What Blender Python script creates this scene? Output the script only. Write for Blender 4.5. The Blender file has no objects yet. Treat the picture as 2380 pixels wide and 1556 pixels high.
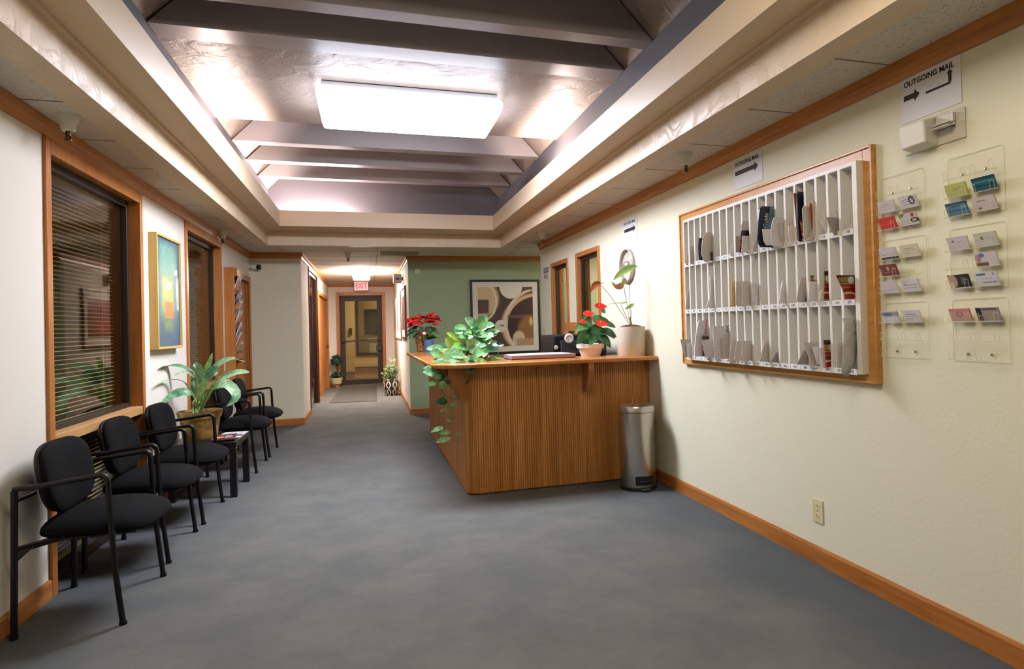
import bpy, math, random
from mathutils import Vector, Matrix
R_ = random.Random(7)
PI = math.pi
SC = bpy.context.scene
COL = SC.collection
# ---------------------------------------------------------------- camera
FOC, YAW, PIT, ROL, PPX, PPY = 1471.64, -.29974, -.01146, -.02574, 121.87, -38.87
CH = 1.31
def _rot():
    cy, sy = math.cos(YAW), math.sin(YAW); cp, sp = math.cos(PIT), math.sin(PIT); cr, sr = math.cos(ROL), math.sin(ROL)
    r0 = Matrix(((1,0,0),(0,0,-1),(0,1,0)))
    ry = Matrix(((cy,0,sy),(0,1,0),(-sy,0,cy))); rp = Matrix(((1,0,0),(0,cp,-sp),(0,sp,cp))); rr = Matrix(((cr,-sr,0),(sr,cr,0),(0,0,1)))
    return rr @ rp @ ry @ r0
ROT = _rot()
CAM = Vector((0,0,CH))
def ray(x, y): return ROT.transposed() @ Vector(((x-1190-PPX)/FOC, (y-778-PPY)/FOC, 1))
def at_x(x, y, X): d = ray(x,y); return CAM + d*(X/d.x)
def at_y(x, y, Y): d = ray(x,y); return CAM + d*(Y/d.y)
def at_z(x, y, Z): d = ray(x,y); return CAM + d*((Z-CH)/d.z)
cam = bpy.data.objects.new('camera', bpy.data.cameras.new('camera')); COL.objects.link(cam)
m3 = Matrix((ROT[0], -ROT[1], -ROT[2])).transposed()
cam.matrix_world = Matrix.Translation(CAM) @ m3.to_4x4()
cam.data.sensor_width = 36; cam.data.lens = FOC/2380*36
cam.data.shift_x = -PPX/2380; cam.data.shift_y = PPY/2380
cam.data.clip_start = .02
SC.camera = cam
# ---------------------------------------------------------------- mesh builder
class MB:
    def __init__(s): s.v = []; s.f = []; s.m = []
    def add(s, vs, fs, mi=0):
        o = len(s.v); s.v += [tuple(v) for v in vs]; s.f += [tuple(i+o for i in f) for f in fs]; s.m += [mi]*len(fs); return s
    def box(s, x0, x1, y0, y1, z0, z1, mi=0):
        x0, x1 = sorted((x0,x1)); y0, y1 = sorted((y0,y1)); z0, z1 = sorted((z0,z1))
        return s.add([(x0,y0,z0),(x1,y0,z0),(x1,y1,z0),(x0,y1,z0),(x0,y0,z1),(x1,y0,z1),(x1,y1,z1),(x0,y1,z1)],
            [(0,3,2,1),(4,5,6,7),(0,1,5,4),(1,2,6,5),(2,3,7,6),(3,0,4,7)], mi)
    def bar(s, p, q, w, h, mi=0, up=(0,0,1)):
        p, q = Vector(p), Vector(q); d = (q-p).normalized(); u = Vector(up)
        if abs(d.dot(u)) > .95: u = Vector((0,1,0))
        a = d.cross(u).normalized()*w/2; b = a.cross(d).normalized()*h/2
        vs = [p-a-b, p+a-b, p+a+b, p-a+b, q-a-b, q+a-b, q+a+b, q-a+b]
        return s.add(vs, [(0,1,2,3),(7,6,5,4),(0,4,5,1),(1,5,6,2),(2,6,7,3),(3,7,4,0)], mi)
    def tube(s, pts, r, n=8, mi=0, cap=True, sq=1.0):
        pts = [Vector(p) for p in pts]; L = len(pts); rs = r if isinstance(r,(list,tuple)) else [r]*L
        d0 = (pts[1]-pts[0]).normalized(); u = Vector((0,0,1)) if abs(d0.z) < .9 else Vector((1,0,0))
        a = d0.cross(u).normalized(); vs = []
        for i, p in enumerate(pts):
            d = ((pts[min(i+1,L-1)]-p).normalized() + (p-pts[max(i-1,0)]).normalized()).normalized()
            a = (a - d*a.dot(d)).normalized(); b = d.cross(a)
            for k in range(n):
                t = 2*PI*k/n; vs.append(p + (a*math.cos(t)*sq + b*math.sin(t))*rs[i])
        fs = [(i*n+k, i*n+(k+1)%n, (i+1)*n+(k+1)%n, (i+1)*n+k) for i in range(L-1) for k in range(n)]
        if cap: fs += [tuple(range(n-1,-1,-1)), tuple((L-1)*n+k for k in range(n))]
        return s.add(vs, fs, mi)
    def lathe(s, prof, n=32, c=(0,0,0), mi=0, axis='Z', sx=1, sy=1, a0=0, a1=2*PI):
        vs = []; full = abs(a1-a0-2*PI) < 1e-6; nn = n if full else n+1
        for r, z in prof:
            for k in range(nn):
                t = a0+(a1-a0)*k/n; x, y = r*math.cos(t)*sx, r*math.sin(t)*sy
                if axis == 'Z': vs.append((c[0]+x, c[1]+y, c[2]+z))
                elif axis == 'Y': vs.append((c[0]+x, c[1]+z, c[2]-y))
                else: vs.append((c[0]+z, c[1]+x, c[2]+y))
        L = len(prof); fs = []
        for i in range(L-1):
            for k in range(n):
                k2 = (k+1) % nn
                fs.append((i*nn+k, i*nn+k2, (i+1)*nn+k2, (i+1)*nn+k))
        return s.add(vs, fs, mi)
    def prism(s, poly, d, mi=0):
        """poly: list of 3d points (planar), d: extrusion vector"""
        n = len(poly); d = Vector(d); P = [Vector(p) for p in poly]
        vs = P + [p+d for p in P]
        fs = [tuple(range(n-1,-1,-1)), tuple(range(n,2*n))] + [(i,(i+1)%n,n+(i+1)%n,n+i) for i in range(n)]
        return s.add(vs, fs, mi)
    def quad(s, *p, mi=0): return s.add(p, [tuple(range(len(p)))], mi)
    def sphere(s, c, r, n=12, m=8, mi=0, sc=(1,1,1)):
        vs = []; fs = []
        for j in range(m+1):
            t = PI*j/m
            for k in range(n):
                p = 2*PI*k/n; vs.append((c[0]+r*sc[0]*math.sin(t)*math.cos(p), c[1]+r*sc[1]*math.sin(t)*math.sin(p), c[2]+r*sc[2]*math.cos(t)))
        for j in range(m):
            for k in range(n): fs.append((j*n+k,(j+1)*n+k,(j+1)*n+(k+1)%n,j*n+(k+1)%n))
        return s.add(vs, fs, mi)
    def ribbon(s, pts, ws, nrm, cup=0., mi=0):
        """leaf: spine points, half widths, approximate face normal, cup = fold depth as a share of the width"""
        pts = [Vector(p) for p in pts]; L = len(pts); n0 = Vector(nrm).normalized(); vs = []
        for i, p in enumerate(pts):
            d = (pts[min(i+1,L-1)]-pts[max(i-1,0)]).normalized(); a = d.cross(n0)
            a = a.normalized() if a.length > 1e-4 else Vector((1,0,0)); b = a.cross(d)
            w = ws[i]; vs += [p-a*w+b*w*cup, p-a*w*.5+b*w*cup*.35, p, p+a*w*.5+b*w*cup*.35, p+a*w+b*w*cup]
        fs = [(i*5+k, i*5+k+1, (i+1)*5+k+1, (i+1)*5+k) for i in range(L-1) for k in range(4)]
        return s.add(vs, fs, mi)
    def mesh(s, name, mats, smooth=True, ang=40):
        me = bpy.data.meshes.new(name); me.from_pydata(s.v, [], s.f); 
        for m in (mats if isinstance(mats,(list,tuple)) else [mats]): me.materials.append(m)
        me.polygons.foreach_set('material_index', s.m)
        if smooth:
            me.polygons.foreach_set('use_smooth', [True]*len(s.f)); me.set_sharp_from_angle(angle=math.radians(ang))
        me.update(); return me
def obj(name, mb, mats, parent=None, loc=(0,0,0), rotz=0, bev=0, smooth=True, seg=2, ang=40):
    if name in ('foliage','bracts','flower'): ang = 180
    me = mb.mesh(name, mats, smooth, ang) if isinstance(mb, MB) else mb
    if not isinstance(mb, MB):
        me.materials.clear(); [me.materials.append(x) for x in (mats if isinstance(mats,(list,tuple)) else [mats])]
    o = bpy.data.objects.new(name, me); COL.objects.link(o); o.location = loc; o.rotation_euler = (0,0,rotz)
    if parent: o.parent = parent
    if bev:
        b = o.modifiers.new('bevel','BEVEL'); b.width = bev; b.segments = seg; b.limit_method = 'ANGLE'; b.angle_limit = math.radians(50)
    return o
def tag(o, label, cat, group=None):
    o['label'] = label; o['category'] = cat
    if group: o['group'] = group
    return o
def thing(name, label, cat, loc=(0,0,0), rotz=0, group=None):
    o = bpy.data.objects.new(name, None); COL.objects.link(o); o.empty_display_size = .05
    o.location = loc; o.rotation_euler = (0,0,rotz); return tag(o, label, cat, group)
def solo(name, mb, mats, label, cat, loc=(0,0,0), rotz=0, group=None, **k): return tag(obj(name, mb, mats, None, loc, rotz, **k), label, cat, group)
def struct(name, mb, mats, parent=None, **k):
    o = obj(name, mb, mats, parent, **k)
    if not parent: o['kind'] = 'structure'
    return o
def copy_tree(o, parent=None):
    c = o.copy(); COL.objects.link(c); c.parent = parent
    for ch in list(o.children): copy_tree(ch, c)
    return c
_tx = {}
def text_mesh(txt, size, depth=.0006, align='LEFT', sx=1.0, bold=0):
    k = (txt,size,depth,align,sx)
    cu = bpy.data.curves.new('lettering','FONT'); cu.body = txt; cu.size = size; cu.extrude = depth; cu.align_x = align; cu.resolution_u = 3; cu.offset = bold
    t = bpy.data.objects.new('lettering', cu); COL.objects.link(t)
    dg = bpy.context.evaluated_depsgraph_get(); dg.update()
    me = bpy.data.meshes.new_from_object(t.evaluated_get(dg)); bpy.data.objects.remove(t); bpy.data.curves.remove(cu)
    # letters lie in XY; stand them up in XZ facing -Y
    me.transform(Matrix(((sx,0,0,0),(0,0,-1,0),(0,1,0,0),(0,0,0,1)))); me.name = 'lettering'
    return me
def text_into(mb, txt, size, x, y, z, mi=0, align='CENTER', sx=1.0, rot=None, bold=0):
    me = text_mesh(txt, size, .0003, align, sx, bold)
    M = Matrix.Translation((x,y,z)) @ (rot if rot else Matrix())
    mb.add([M @ v.co for v in me.vertices], [tuple(p.vertices) for p in me.polygons], mi); bpy.data.meshes.remove(me)
def text_part(name, txt, size, mat, parent, x, y, z, align='CENTER', sx=1.0, rot=None, bold=0):
    mb = MB(); text_into(mb, txt, size, x, y, z, 0, align, sx, rot, bold); return obj(name, mb, mat, parent, smooth=False)
# ---------------------------------------------------------------- materials
def C(r, g, b):
    f = lambda c: (c/255/12.92) if c/255 <= .04045 else ((c/255+.055)/1.055)**2.4
    return (f(r), f(g), f(b), 1)
class NT:
    def __init__(s, name):
        s.m = bpy.data.materials.new(name); s.m.use_nodes = True; s.t = s.m.node_tree; s.b = s.t.nodes['Principled BSDF']; s._c = None
    def n(s, ty, **k):
        o = s.t.nodes.new(ty)
        for a, v in k.items(): setattr(o, a, v)
        return o
    def l(s, a, b): s.t.links.new(a, b)
    def coord(s):
        if not s._c: s._c = s.n('ShaderNodeTexCoord').outputs['Object']
        return s._c
    def mapped(s, sc):
        m = s.n('ShaderNodeMapping'); s.l(s.coord(), m.inputs[0]); m.inputs['Scale'].default_value = sc; return m.outputs[0]
    def math(s, op, a, b=None, c=None):
        o = s.n('ShaderNodeMath', operation=op)
        for i, v in enumerate((a,b,c)):
            if v is None: continue
            if isinstance(v,(int,float)): o.inputs[i].default_value = v
            else: s.l(v, o.inputs[i])
        return o.outputs[0]
    def smooth(s, v, lo, hi):
        o = s.n('ShaderNodeMapRange', interpolation_type='SMOOTHSTEP'); s.l(v, o.inputs[0]); o.inputs[1].default_value = lo; o.inputs[2].default_value = hi; return o.outputs[0]
    def mix(s, f, a, b, bt='MIX'):
        o = s.n('ShaderNodeMix', data_type='RGBA', blend_type=bt)
        for i, v in ((0,f),(6,a),(7,b)):
            if isinstance(v,(int,float)): o.inputs[i].default_value = v
            elif isinstance(v, tuple): o.inputs[i].default_value = v
            else: s.l(v, o.inputs[i])
        return o.outputs[2]
    def noise(s, sc, vec=None, det=3, rough=.5, dist=0):
        o = s.n('ShaderNodeTexNoise'); o.inputs['Scale'].default_value = sc; o.inputs['Detail'].default_value = det; o.inputs['Roughness'].default_value = rough; o.inputs['Distortion'].default_value = dist
        s.l(vec if vec else s.coord(), o.inputs['Vector']); return o.outputs['Fac']
    def ramp(s, f, stops):
        o = s.n('ShaderNodeValToRGB'); e = o.color_ramp.elements
        while len(e) < len(stops): e.new(.5)
        for i, (p, c) in enumerate(stops): e[i].position = p; e[i].color = c
        s.l(f, o.inputs[0]); return o.outputs[0]
    def bump(s, h, st, dist=.01):
        o = s.n('ShaderNodeBump'); o.inputs['Strength'].default_value = st; o.inputs['Distance'].default_value = dist; s.l(h, o.inputs['Height']); s.l(o.outputs[0], s.b.inputs['Normal'])
    def set(s, rough=None, metal=None, spec=None, **k):
        if rough is not None: s.b.inputs['Roughness'].default_value = rough
        if metal is not None: s.b.inputs['Metallic'].default_value = metal
        if spec is not None: s.b.inputs['Specular IOR Level'].default_value = spec
        for a, v in k.items(): s.b.inputs[a.replace('_',' ')].default_value = v
        return s
    def col(s, c):
        if isinstance(c, tuple): s.b.inputs['Base Color'].default_value = c
        else: s.l(c, s.b.inputs['Base Color'])
        return s
def flat(name, c, rough=.5, metal=0, spec=.5, var=0, vs=8, bump=None, **k):
    t = NT(name); c = C(*c)
    if var:
        d = tuple(max(0,x*(1-var)) for x in c[:3])+(1,); e = tuple(min(1,x*(1+var)) for x in c[:3])+(1,)
        t.col(t.mix(t.smooth(t.noise(vs), .3, .7), d, e))
    else: t.col(c)
    if bump: t.bump(t.noise(bump[0], det=4), bump[1], bump[2] if len(bump) > 2 else .004)
    t.set(rough, metal, spec, **k); return t.m
def wood(name, c1, c2, ax='Z', sc=1., rough=.35, contrast=(.35,.68)):
    t = NT(name); s = {'X':(3*sc,42*sc,42*sc),'Y':(42*sc,3*sc,42*sc),'Z':(42*sc,42*sc,3*sc)}[ax]
    s2 = tuple(v*.22 for v in s)
    f = t.noise(1, t.mapped(s), 4, .6, .6); g = t.noise(1, t.mapped(s2), 3, .5, 1.2)
    h = t.math('ADD', t.math('MULTIPLY', f, .5), t.math('MULTIPLY', g, .5))
    t.col(t.ramp(h, [(contrast[0], C(*c2)), (contrast[1], C(*c1))])); t.bump(f, .12, .002); t.set(rough, spec=.4); return t.m
def emit(name, c, st, base=(.8,.8,.8,1)):
    t = NT(name); t.set(.5); t.col(base); t.b.inputs['Emission Color'].default_value = c; t.b.inputs['Emission Strength'].default_value = st; return t.m
def glass(name, tint=(1,1,1,1), f=1.0, rough=.0, ior=1.5):
    t = NT(name); out = t.t.nodes['Material Output']; t.t.nodes.remove(t.b)
    tr = t.n('ShaderNodeBsdfTransparent'); tr.inputs[0].default_value = tint
    gl = t.n('ShaderNodeBsdfGlossy'); gl.inputs['Roughness'].default_value = rough; gl.inputs[0].default_value = (1,1,1,1)
    fr = t.n('ShaderNodeFresnel'); ge = t.n('ShaderNodeNewGeometry'); t.l(t.math('MULTIPLY_ADD', ge.outputs['Backfacing'], 1/ior-ior, ior), fr.inputs[0])
    mx = t.n('ShaderNodeMixShader'); t.l(t.math('MULTIPLY', fr.outputs[0], f), mx.inputs[0]); t.l(tr.outputs[0], mx.inputs[1]); t.l(gl.outputs[0], mx.inputs[2]); t.l(mx.outputs[0], out.inputs[0])
    return t.m
def layers(name, base, items, ax=('X','Z'), rough=.4, dist=0, dsc=6, grain=0, gsc=60, coat=0, base2=None, bsc=4):
    """flat picture as one procedural material: ('r',cx,cz,hw,hh,soft,col) or ('c',cx,cz,rx,rz,soft,col[,inner share])"""
    t = NT(name); sep = t.n('ShaderNodeSeparateXYZ'); v = t.coord()
    if dist:
        nz = t.n('ShaderNodeTexNoise'); nz.inputs['Scale'].default_value = dsc; nz.inputs['Detail'].default_value = 4; t.l(v, nz.inputs['Vector'])
        sb = t.n('ShaderNodeVectorMath', operation='SUBTRACT'); t.l(nz.outputs['Color'], sb.inputs[0]); sb.inputs[1].default_value = (.5,.5,.5)
        sc = t.n('ShaderNodeVectorMath', operation='SCALE'); t.l(sb.outputs[0], sc.inputs[0]); sc.inputs['Scale'].default_value = dist
        ad = t.n('ShaderNodeVectorMath', operation='ADD'); t.l(v, ad.inputs[0]); t.l(sc.outputs[0], ad.inputs[1]); v = ad.outputs[0]
    t.l(v, sep.inputs[0]); A, B = sep.outputs[ax[0]], sep.outputs[ax[1]]
    c = C(*base)
    if base2: c = t.mix(t.smooth(t.noise(bsc, det=4), .35, .65), C(*base), C(*base2))
    for it in items:
        k, cx, cz, w, h, so, co = it[:7]
        if k == 'r':
            f = t.math('MULTIPLY', t.smooth(t.math('SUBTRACT', w, t.math('ABSOLUTE', t.math('SUBTRACT', A, cx))), -so, so),
                       t.smooth(t.math('SUBTRACT', h, t.math('ABSOLUTE', t.math('SUBTRACT', B, cz))), -so, so))
        else:
            dx = t.math('DIVIDE', t.math('SUBTRACT', A, cx), w); dz = t.math('DIVIDE', t.math('SUBTRACT', B, cz), h)
            d = t.math('SQRT', t.math('ADD', t.math('MULTIPLY', dx, dx), t.math('MULTIPLY', dz, dz)))
            f = t.smooth(t.math('SUBTRACT', 1, d), -so/w, so/w)
            if len(it) > 7: f = t.math('MULTIPLY', f, t.smooth(t.math('SUBTRACT', d, it[7]), -so/w, so/w))
        c = t.mix(f, c, C(*co))
    if grain: c = t.mix(t.math('MULTIPLY', t.smooth(t.noise(gsc, det=5), .35, .7), grain), c, C(*[max(0,x*.55) for x in base]))
    t.col(c); t.set(rough)
    if coat: t.b.inputs['Coat Weight'].default_value = coat; t.b.inputs['Coat Roughness'].default_value = .02
    return t.m
def newsprint(name, bg, ink, ink2, lines=170, cols=30, ax=('X','Z')):
    t = NT(name); sep = t.n('ShaderNodeSeparateXYZ'); t.l(t.coord(), sep.inputs[0]); A, B = sep.outputs[ax[0]], sep.outputs[ax[1]]
    fz = t.math('FRACT', t.math('MULTIPLY', B, lines)); ln = t.math('LESS_THAN', fz, .55)
    fx = t.math('FRACT', t.math('MULTIPLY', A, cols)); cn = t.math('LESS_THAN', fx, .86)
    nz = t.smooth(t.noise(1, t.mapped((240,240,lines*.6)), 2), .38, .55)
    f = t.math('MULTIPLY', t.math('MULTIPLY', ln, cn), t.math('MULTIPLY', nz, .8))
    t.col(t.mix(f, C(*bg), t.mix(t.smooth(t.noise(22), .5, .56), C(*ink), C(*ink2)))); t.set(.7); return t.m
# ---------------------------------------------------------------- palette
WALLC = (225,220,194)
M_wall = flat('wall_paint', WALLC, .75, bump=(55,.25,.004), spec=.25)
M_wallsm = flat('hall_wall_paint', (228,221,207), .75, spec=.25)
M_green = flat('green_wall_paint', (156,170,132), .7, spec=.25, bump=(60,.1,.003))
M_oakY = wood('oak_along_the_room', (194,128,60), (150,90,38), 'Y')
M_oakX = wood('oak_across_the_room', (192,126,62), (154,92,40), 'X')
M_oakZ = wood('oak_upright', (196,130,64), (158,94,42), 'Z')
M_door = wood('oak_veneer_door', (196,128,60), (166,98,40), 'Z', .6)
def carpet():
    t = NT('grey_carpet'); big = t.smooth(t.noise(2.3, det=7, rough=.68), .3, .7); mid = t.noise(9, det=4)
    c = t.mix(big, C(95,97,94), C(113,112,105)); c = t.mix(t.math('MULTIPLY', t.smooth(mid, .45, .75), .25), c, C(100,103,104))
    
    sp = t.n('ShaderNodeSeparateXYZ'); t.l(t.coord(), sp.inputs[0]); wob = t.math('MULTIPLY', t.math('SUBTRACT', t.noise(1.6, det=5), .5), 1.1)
    edge = t.smooth(t.math('ADD', t.math('ABSOLUTE', t.math('SUBTRACT', sp.outputs['X'], .35)), wob), 1.15, 1.75)   # darker bluish tone beside the walls, lighter in the middle
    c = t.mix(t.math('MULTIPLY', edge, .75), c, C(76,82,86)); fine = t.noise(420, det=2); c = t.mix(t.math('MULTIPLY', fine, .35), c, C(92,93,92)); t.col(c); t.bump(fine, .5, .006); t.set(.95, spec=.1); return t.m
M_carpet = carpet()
def tile():
    t = NT('acoustic_tile'); f = t.noise(70, det=5, rough=.7); t.col(t.mix(t.smooth(f, .57, .63), C(214,207,192), C(168,160,142))); t.bump(f, .3, .003); t.set(.9, spec=.1); return t.m
M_tile = tile()
def plaster(name, c, rough, sc=7, st=.5):
    t = NT(name); f = t.noise(sc, det=6, rough=.62, dist=1.0); g = t.smooth(f, .42, .62); t.col(C(*c)); t.bump(g, st, .008); t.set(rough, spec=.5); return t.m
M_ringtex = plaster('cream_trowelled_plaster', (220,199,168), .45)
M_ring = flat('cream_beam_paint', (217,195,163), .45, bump=(30,.08,.003))
M_beam = flat('taupe_beam_paint', (150,142,142), .38, bump=(14,.25,.004))
M_beamtex = plaster('taupe_trowelled_plaster', (146,132,124), .5, 5, .55)
M_well = flat('grey_well_paint', (106,106,112), .42, bump=(20,.15,.004))
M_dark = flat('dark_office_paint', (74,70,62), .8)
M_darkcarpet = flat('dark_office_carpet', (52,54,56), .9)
M_bronze = flat('bronze_frame_metal', (46,36,26), .5, 0, .35)
M_seam = flat('tile_seam_grey', (120,112,92), .8)
XL, XR, CZ = -1.567, 2.269, 2.433
CB = 2.348                       # underside of the crown moulding
YE, YG, YX = 9.666, 9.955, 15.99  # end wall on the left, green wall, exit wall
XHL, XHR = -.905, .59             # hall walls
YR = 8.39                         # far end of the right wall
REAR = -2.6
# ---------------------------------------------------------------- shell
def wall_x(mb, xa, xb, y0, y1, z0, z1, ops=()):
    ys = sorted(ops); y = y0
    for (a, b, za, zb) in ys:
        if a > y: mb.box(xa, xb, y, a, z0, z1)
        if za > z0: mb.box(xa, xb, a, b, z0, za)
        if zb < z1: mb.box(xa, xb, a, b, zb, z1)
        y = b
    if y < y1: mb.box(xa, xb, y, y1, z0, z1)
    return mb
def wall_y(mb, ya, yb, x0, x1, z0, z1, ops=()):
    x = x0
    for (a, b, za, zb) in sorted(ops):
        if a > x: mb.box(x, a, ya, yb, z0, z1)
        if za > z0: mb.box(a, b, ya, yb, z0, za)
        if zb < z1: mb.box(a, b, ya, yb, zb, z1)
        x = b
    if x < x1: mb.box(x, x1, ya, yb, z0, z1)
    return mb
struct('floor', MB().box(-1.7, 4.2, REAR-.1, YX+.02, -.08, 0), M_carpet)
W1 = (at_x(107,900,XL).y, at_x(333,900,XL).y); W2 = (at_x(431,700,XL).y, at_x(514,700,XL).y)
D1 = (8.62, at_x(582,800,XL).y)
D1Z = at_x(578,645,XL).z
struct('wall_left', wall_x(MB(), XL-.12, XL, REAR, YE+.1, 0, CZ+.05, [(W1[0],W1[1],0,CB),(W2[0],W2[1],0,CB),(D1[0],D1[1],0,D1Z)]), M_wallsm)
W3 = (at_x(1322,650,XR).y, at_x(1283,650,XR).y); W4 = (at_x(1396,650,XR).y, at_x(1341,650,XR).y)
W3Z = at_x(1300,607,XR).z; W4Z = at_x(1368,580,XR).z
WSZ = .74
MZ0, MZ1 = (at_x(1590,836,2.209).z+at_x(2000,868,2.209).z)/2, (at_x(1590,512,2.209).z+at_x(1997,369,2.209).z)/2
struct('wall_right', wall_x(MB(), XR, XR+.14, REAR, YR, 0, CZ+.05, [(2.433,at_x(1588,700,2.209).y-.024,MZ0,MZ1),(W4[0],W4[1],WSZ,W4Z),(W3[0],W3[1],WSZ,W3Z)]), M_wall)
struct('wall_back', MB().box(XHR, 4.2, YG, YG+.12, 0, CZ+.05), M_green)
struct('wall_end', MB().box(XL-.12, XHL, YE, YE+.12, 0, CZ+.05), M_wall)
W5 = (at_x(719,800,XHL).y, at_x(739,800,XHL).y); D2 = (at_x(741,800,XHL).y+.02, at_x(762,800,XHL).y)
D2Z = at_x(751,685,XHL).z
struct('wall_hall_left', wall_x(MB(), XHL-.12, XHL, YE+.12, YX, 0, CZ+.05, [(W5[0],W5[1],0,CB),(D2[0],D2[1],0,D2Z)]), M_wallsm)
struct('wall_hall_right', MB().box(XHR, XHR+.12, YG+.12, YX, 0, CZ+.05), M_wallsm)
DXa, DXb = at_y(783,800,YX).x, at_y(897,800,YX).x; DXz = at_y(840,680,YX).z
struct('wall_exit', wall_y(MB(), YX, YX+.12, XHL-.12, XHR+.12, 0, CZ+.05, [(DXa+.03,DXb-.03,0,DXz-.03)]), M_wallsm)
struct('wall_rear', MB().box(-1.7, 2.5, REAR-.12, REAR, 0, CZ+.05), M_wallsm)
struct('wall_far_right', MB().box(4.2, 4.3, YR-1, YG+.12, 0, CZ+.05), M_wallsm)
struct('wall_alcove', MB().box(XR+.14, 4.3, YR-.14, YR-.02, 0, CZ+.05), M_wallsm)
# ceiling with the opening
RX0, RX1, RYB, RYF = -1.205, 1.795, 8.76, -1.6
SX0, SX1, SYB = -1.352, 1.93, 8.87    # outer edge of the flat soffit strip
c = MB()
c.box(-1.7, RX0-.06, REAR, YE+.1, CZ, CZ+.05); c.box(RX1+.06, 4.3, REAR, YE+.1, CZ, CZ+.05)
c.box(RX0-.06, RX1+.06, RYB+.05, YE+.1, CZ, CZ+.05); c.box(RX0-.06, RX1+.06, REAR, RYF-.05, CZ, CZ+.05)
c.box(-1.1, 4.3, YE+.1, YX+.1, CZ, CZ+.05)
ceil = struct('ceiling', c, M_tile)
s = MB()
for k in range(-3, 10):
    y = 3.56+.655*k
    for (a, b) in ((XL,SX0),(SX1,XR)): s.box(a, b, y-.004, y+.004, CZ-.0015, CZ+.001)
for x, y0, y1 in ((-1.117,SYB,YE),(.14,SYB,YX),(2.1,SYB,YG-.0)): s.box(x-.004, x+.004, y0, y1, CZ-.0015, CZ+.001)
for y in (9.45,): s.box(XHL, 2.6, y-.004, y+.004, CZ-.0015, CZ+.001)
for k in range(1, 10): s.box(XHL, XHR, 9.45+.655*k-.004, 9.45+.655*k+.004, CZ-.0015, CZ+.001)
obj('seam_grid', s, M_seam, ceil)
# rings round the opening
Z1, Z2 = 2.597, 2.786
QX0, QX1, QYB, QYF = -1.005, 1.60, 8.29, -1.4
def ring(mb, ix0, ix1, iy0, iy1, ox0, ox1, oy0, oy1, z0, z1):
    mb.box(ox0, ix0, oy0, oy1, z0, z1); mb.box(ix1, ox1, oy0, oy1, z0, z1); mb.box(ix0, ix1, iy1, oy1, z0, z1); mb.box(ix0, ix1, oy0, iy0, z0, z1); return mb
struct('trim_1', ring(MB(), RX0, RX1, RYF, RYB, SX0, SX1, RYF-.15, SYB, CZ-.012, Z1-.002), M_ringtex)
struct('trim_2', ring(MB(), QX0, QX1, QYF, QYB, QX0-.035, QX1+.035, QYF-.035, QYB+.035, Z1, Z2), M_ring)
struct('trim_3', ring(MB(), QX0-.035, QX1+.035, QYF-.035, QYB+.035, RX0-.06, RX1+.06, RYF-.06, RYB+.06, Z1, Z1+.02), M_ring)
bead = MB()
for x in (RX0+.012, RX1-.012): bead.box(x-.012, x+.012, RYF, RYB, Z1-.02, Z1)
bead.box(RX0, RX1, RYB-.024, RYB, Z1-.02, Z1)
struct('trim_4', bead, M_ring)
# light well above: upright walls, then slopes, then the panels between the beams
ZB, WX0, WX1, WYB = 3.135, -1.20, 1.80, 8.85
w = MB(); w.box(WX0-.05, WX0, RYF, WYB, Z1+.02, ZB+.01); w.box(WX1, WX1+.05, RYF, WYB, Z1+.02, ZB+.01)
TOP = .62
w.box(WX0-.05, WX1+.05, WYB, WYB+.05, Z1+.02, ZB+TOP); w.box(WX0-.05, WX1+.05, RYF-.05, RYF, Z1+.02, ZB+TOP)
struct('wall_well', w, M_well)
sl = MB(); SLP = .95
for (x, sg) in ((WX0,1),(WX1,-1)):
    sl.prism([(x-.02*sg, RYF, ZB-.0), (x+TOP*SLP*sg, RYF, ZB+TOP), (x+(TOP*SLP-.04)*sg-.0, RYF, ZB+TOP+.03), (x-.07*sg, RYF, ZB+.02)], (0, WYB-RYF, 0))
struct('wall_well_slope', sl, M_beamtex)
BY = [-.44, .29, 2.40, 3.02, 3.72, 4.20, 6.59, 7.31, 8.04]
BT = .13
for i, y in enumerate(BY):
    h = TOP; BT = .2 if y == 4.20 else .13
    struct('trim_%d' % (5+i), MB().prism([(WX0,y,ZB),(WX1,y,ZB),(WX1-h*SLP,y,ZB+h),(WX0+h*SLP,y,ZB+h)], (0,BT,0)), M_beam, bev=.004)
LP = .20
p = MB().box(WX0, WX1, 4.39, 5.95, ZB+.004, ZB+.04).box(WX0, WX1, .40, 2.42, ZB, ZB+.04)
struct('ceiling_light_panel', p, M_beamtex)
struct('ceiling_upper', MB().box(WX0+TOP*SLP-.03, WX1-TOP*SLP+.03, RYF, WYB, ZB+TOP, ZB+TOP+.03), M_beamtex)
# crown and baseboards (two steps of moulding)
def run(mb, pts, prof):
    """pts: floor-plan polyline with the room on its left; prof: (inward, z) polygon"""
    n = len(pts)
    P = [Vector((p[0],p[1],0)) for p in pts]; rows = []
    for i in range(n):
        da = (P[i]-P[i-1]).normalized() if i else (P[1]-P[0]).normalized(); db = (P[i+1]-P[i]).normalized() if i < n-1 else da
        na, nb = Vector((-da.y,da.x,0)), Vector((-db.y,db.x,0)); m = (na+nb).normalized(); m = m/max(.3,m.dot(na))
        rows.append([P[i]+m*a+Vector((0,0,z)) for a, z in prof])
    k = len(prof); vs = [v for r in rows for v in r]
    fs = [(i*k+j, i*k+(j+1)%k, (i+1)*k+(j+1)%k, (i+1)*k+j) for i in range(n-1) for j in range(k)]
    fs += [tuple(range(k-1,-1,-1)), tuple((n-1)*k+j for j in range(k))]
    return mb.add(vs, fs)
CR = [(0,CB),(.012,CB),(.016,CB+.03),(.03,CB+.042),(.03,CZ),(0,CZ)]
BS = [(0,0),(.014,0),(.014,.082),(.008,.095),(0,.095)]
struct('trim_20', run(MB(), [(XL,YE),(XL,REAR)], CR), M_oakY, smooth=False)
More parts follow.
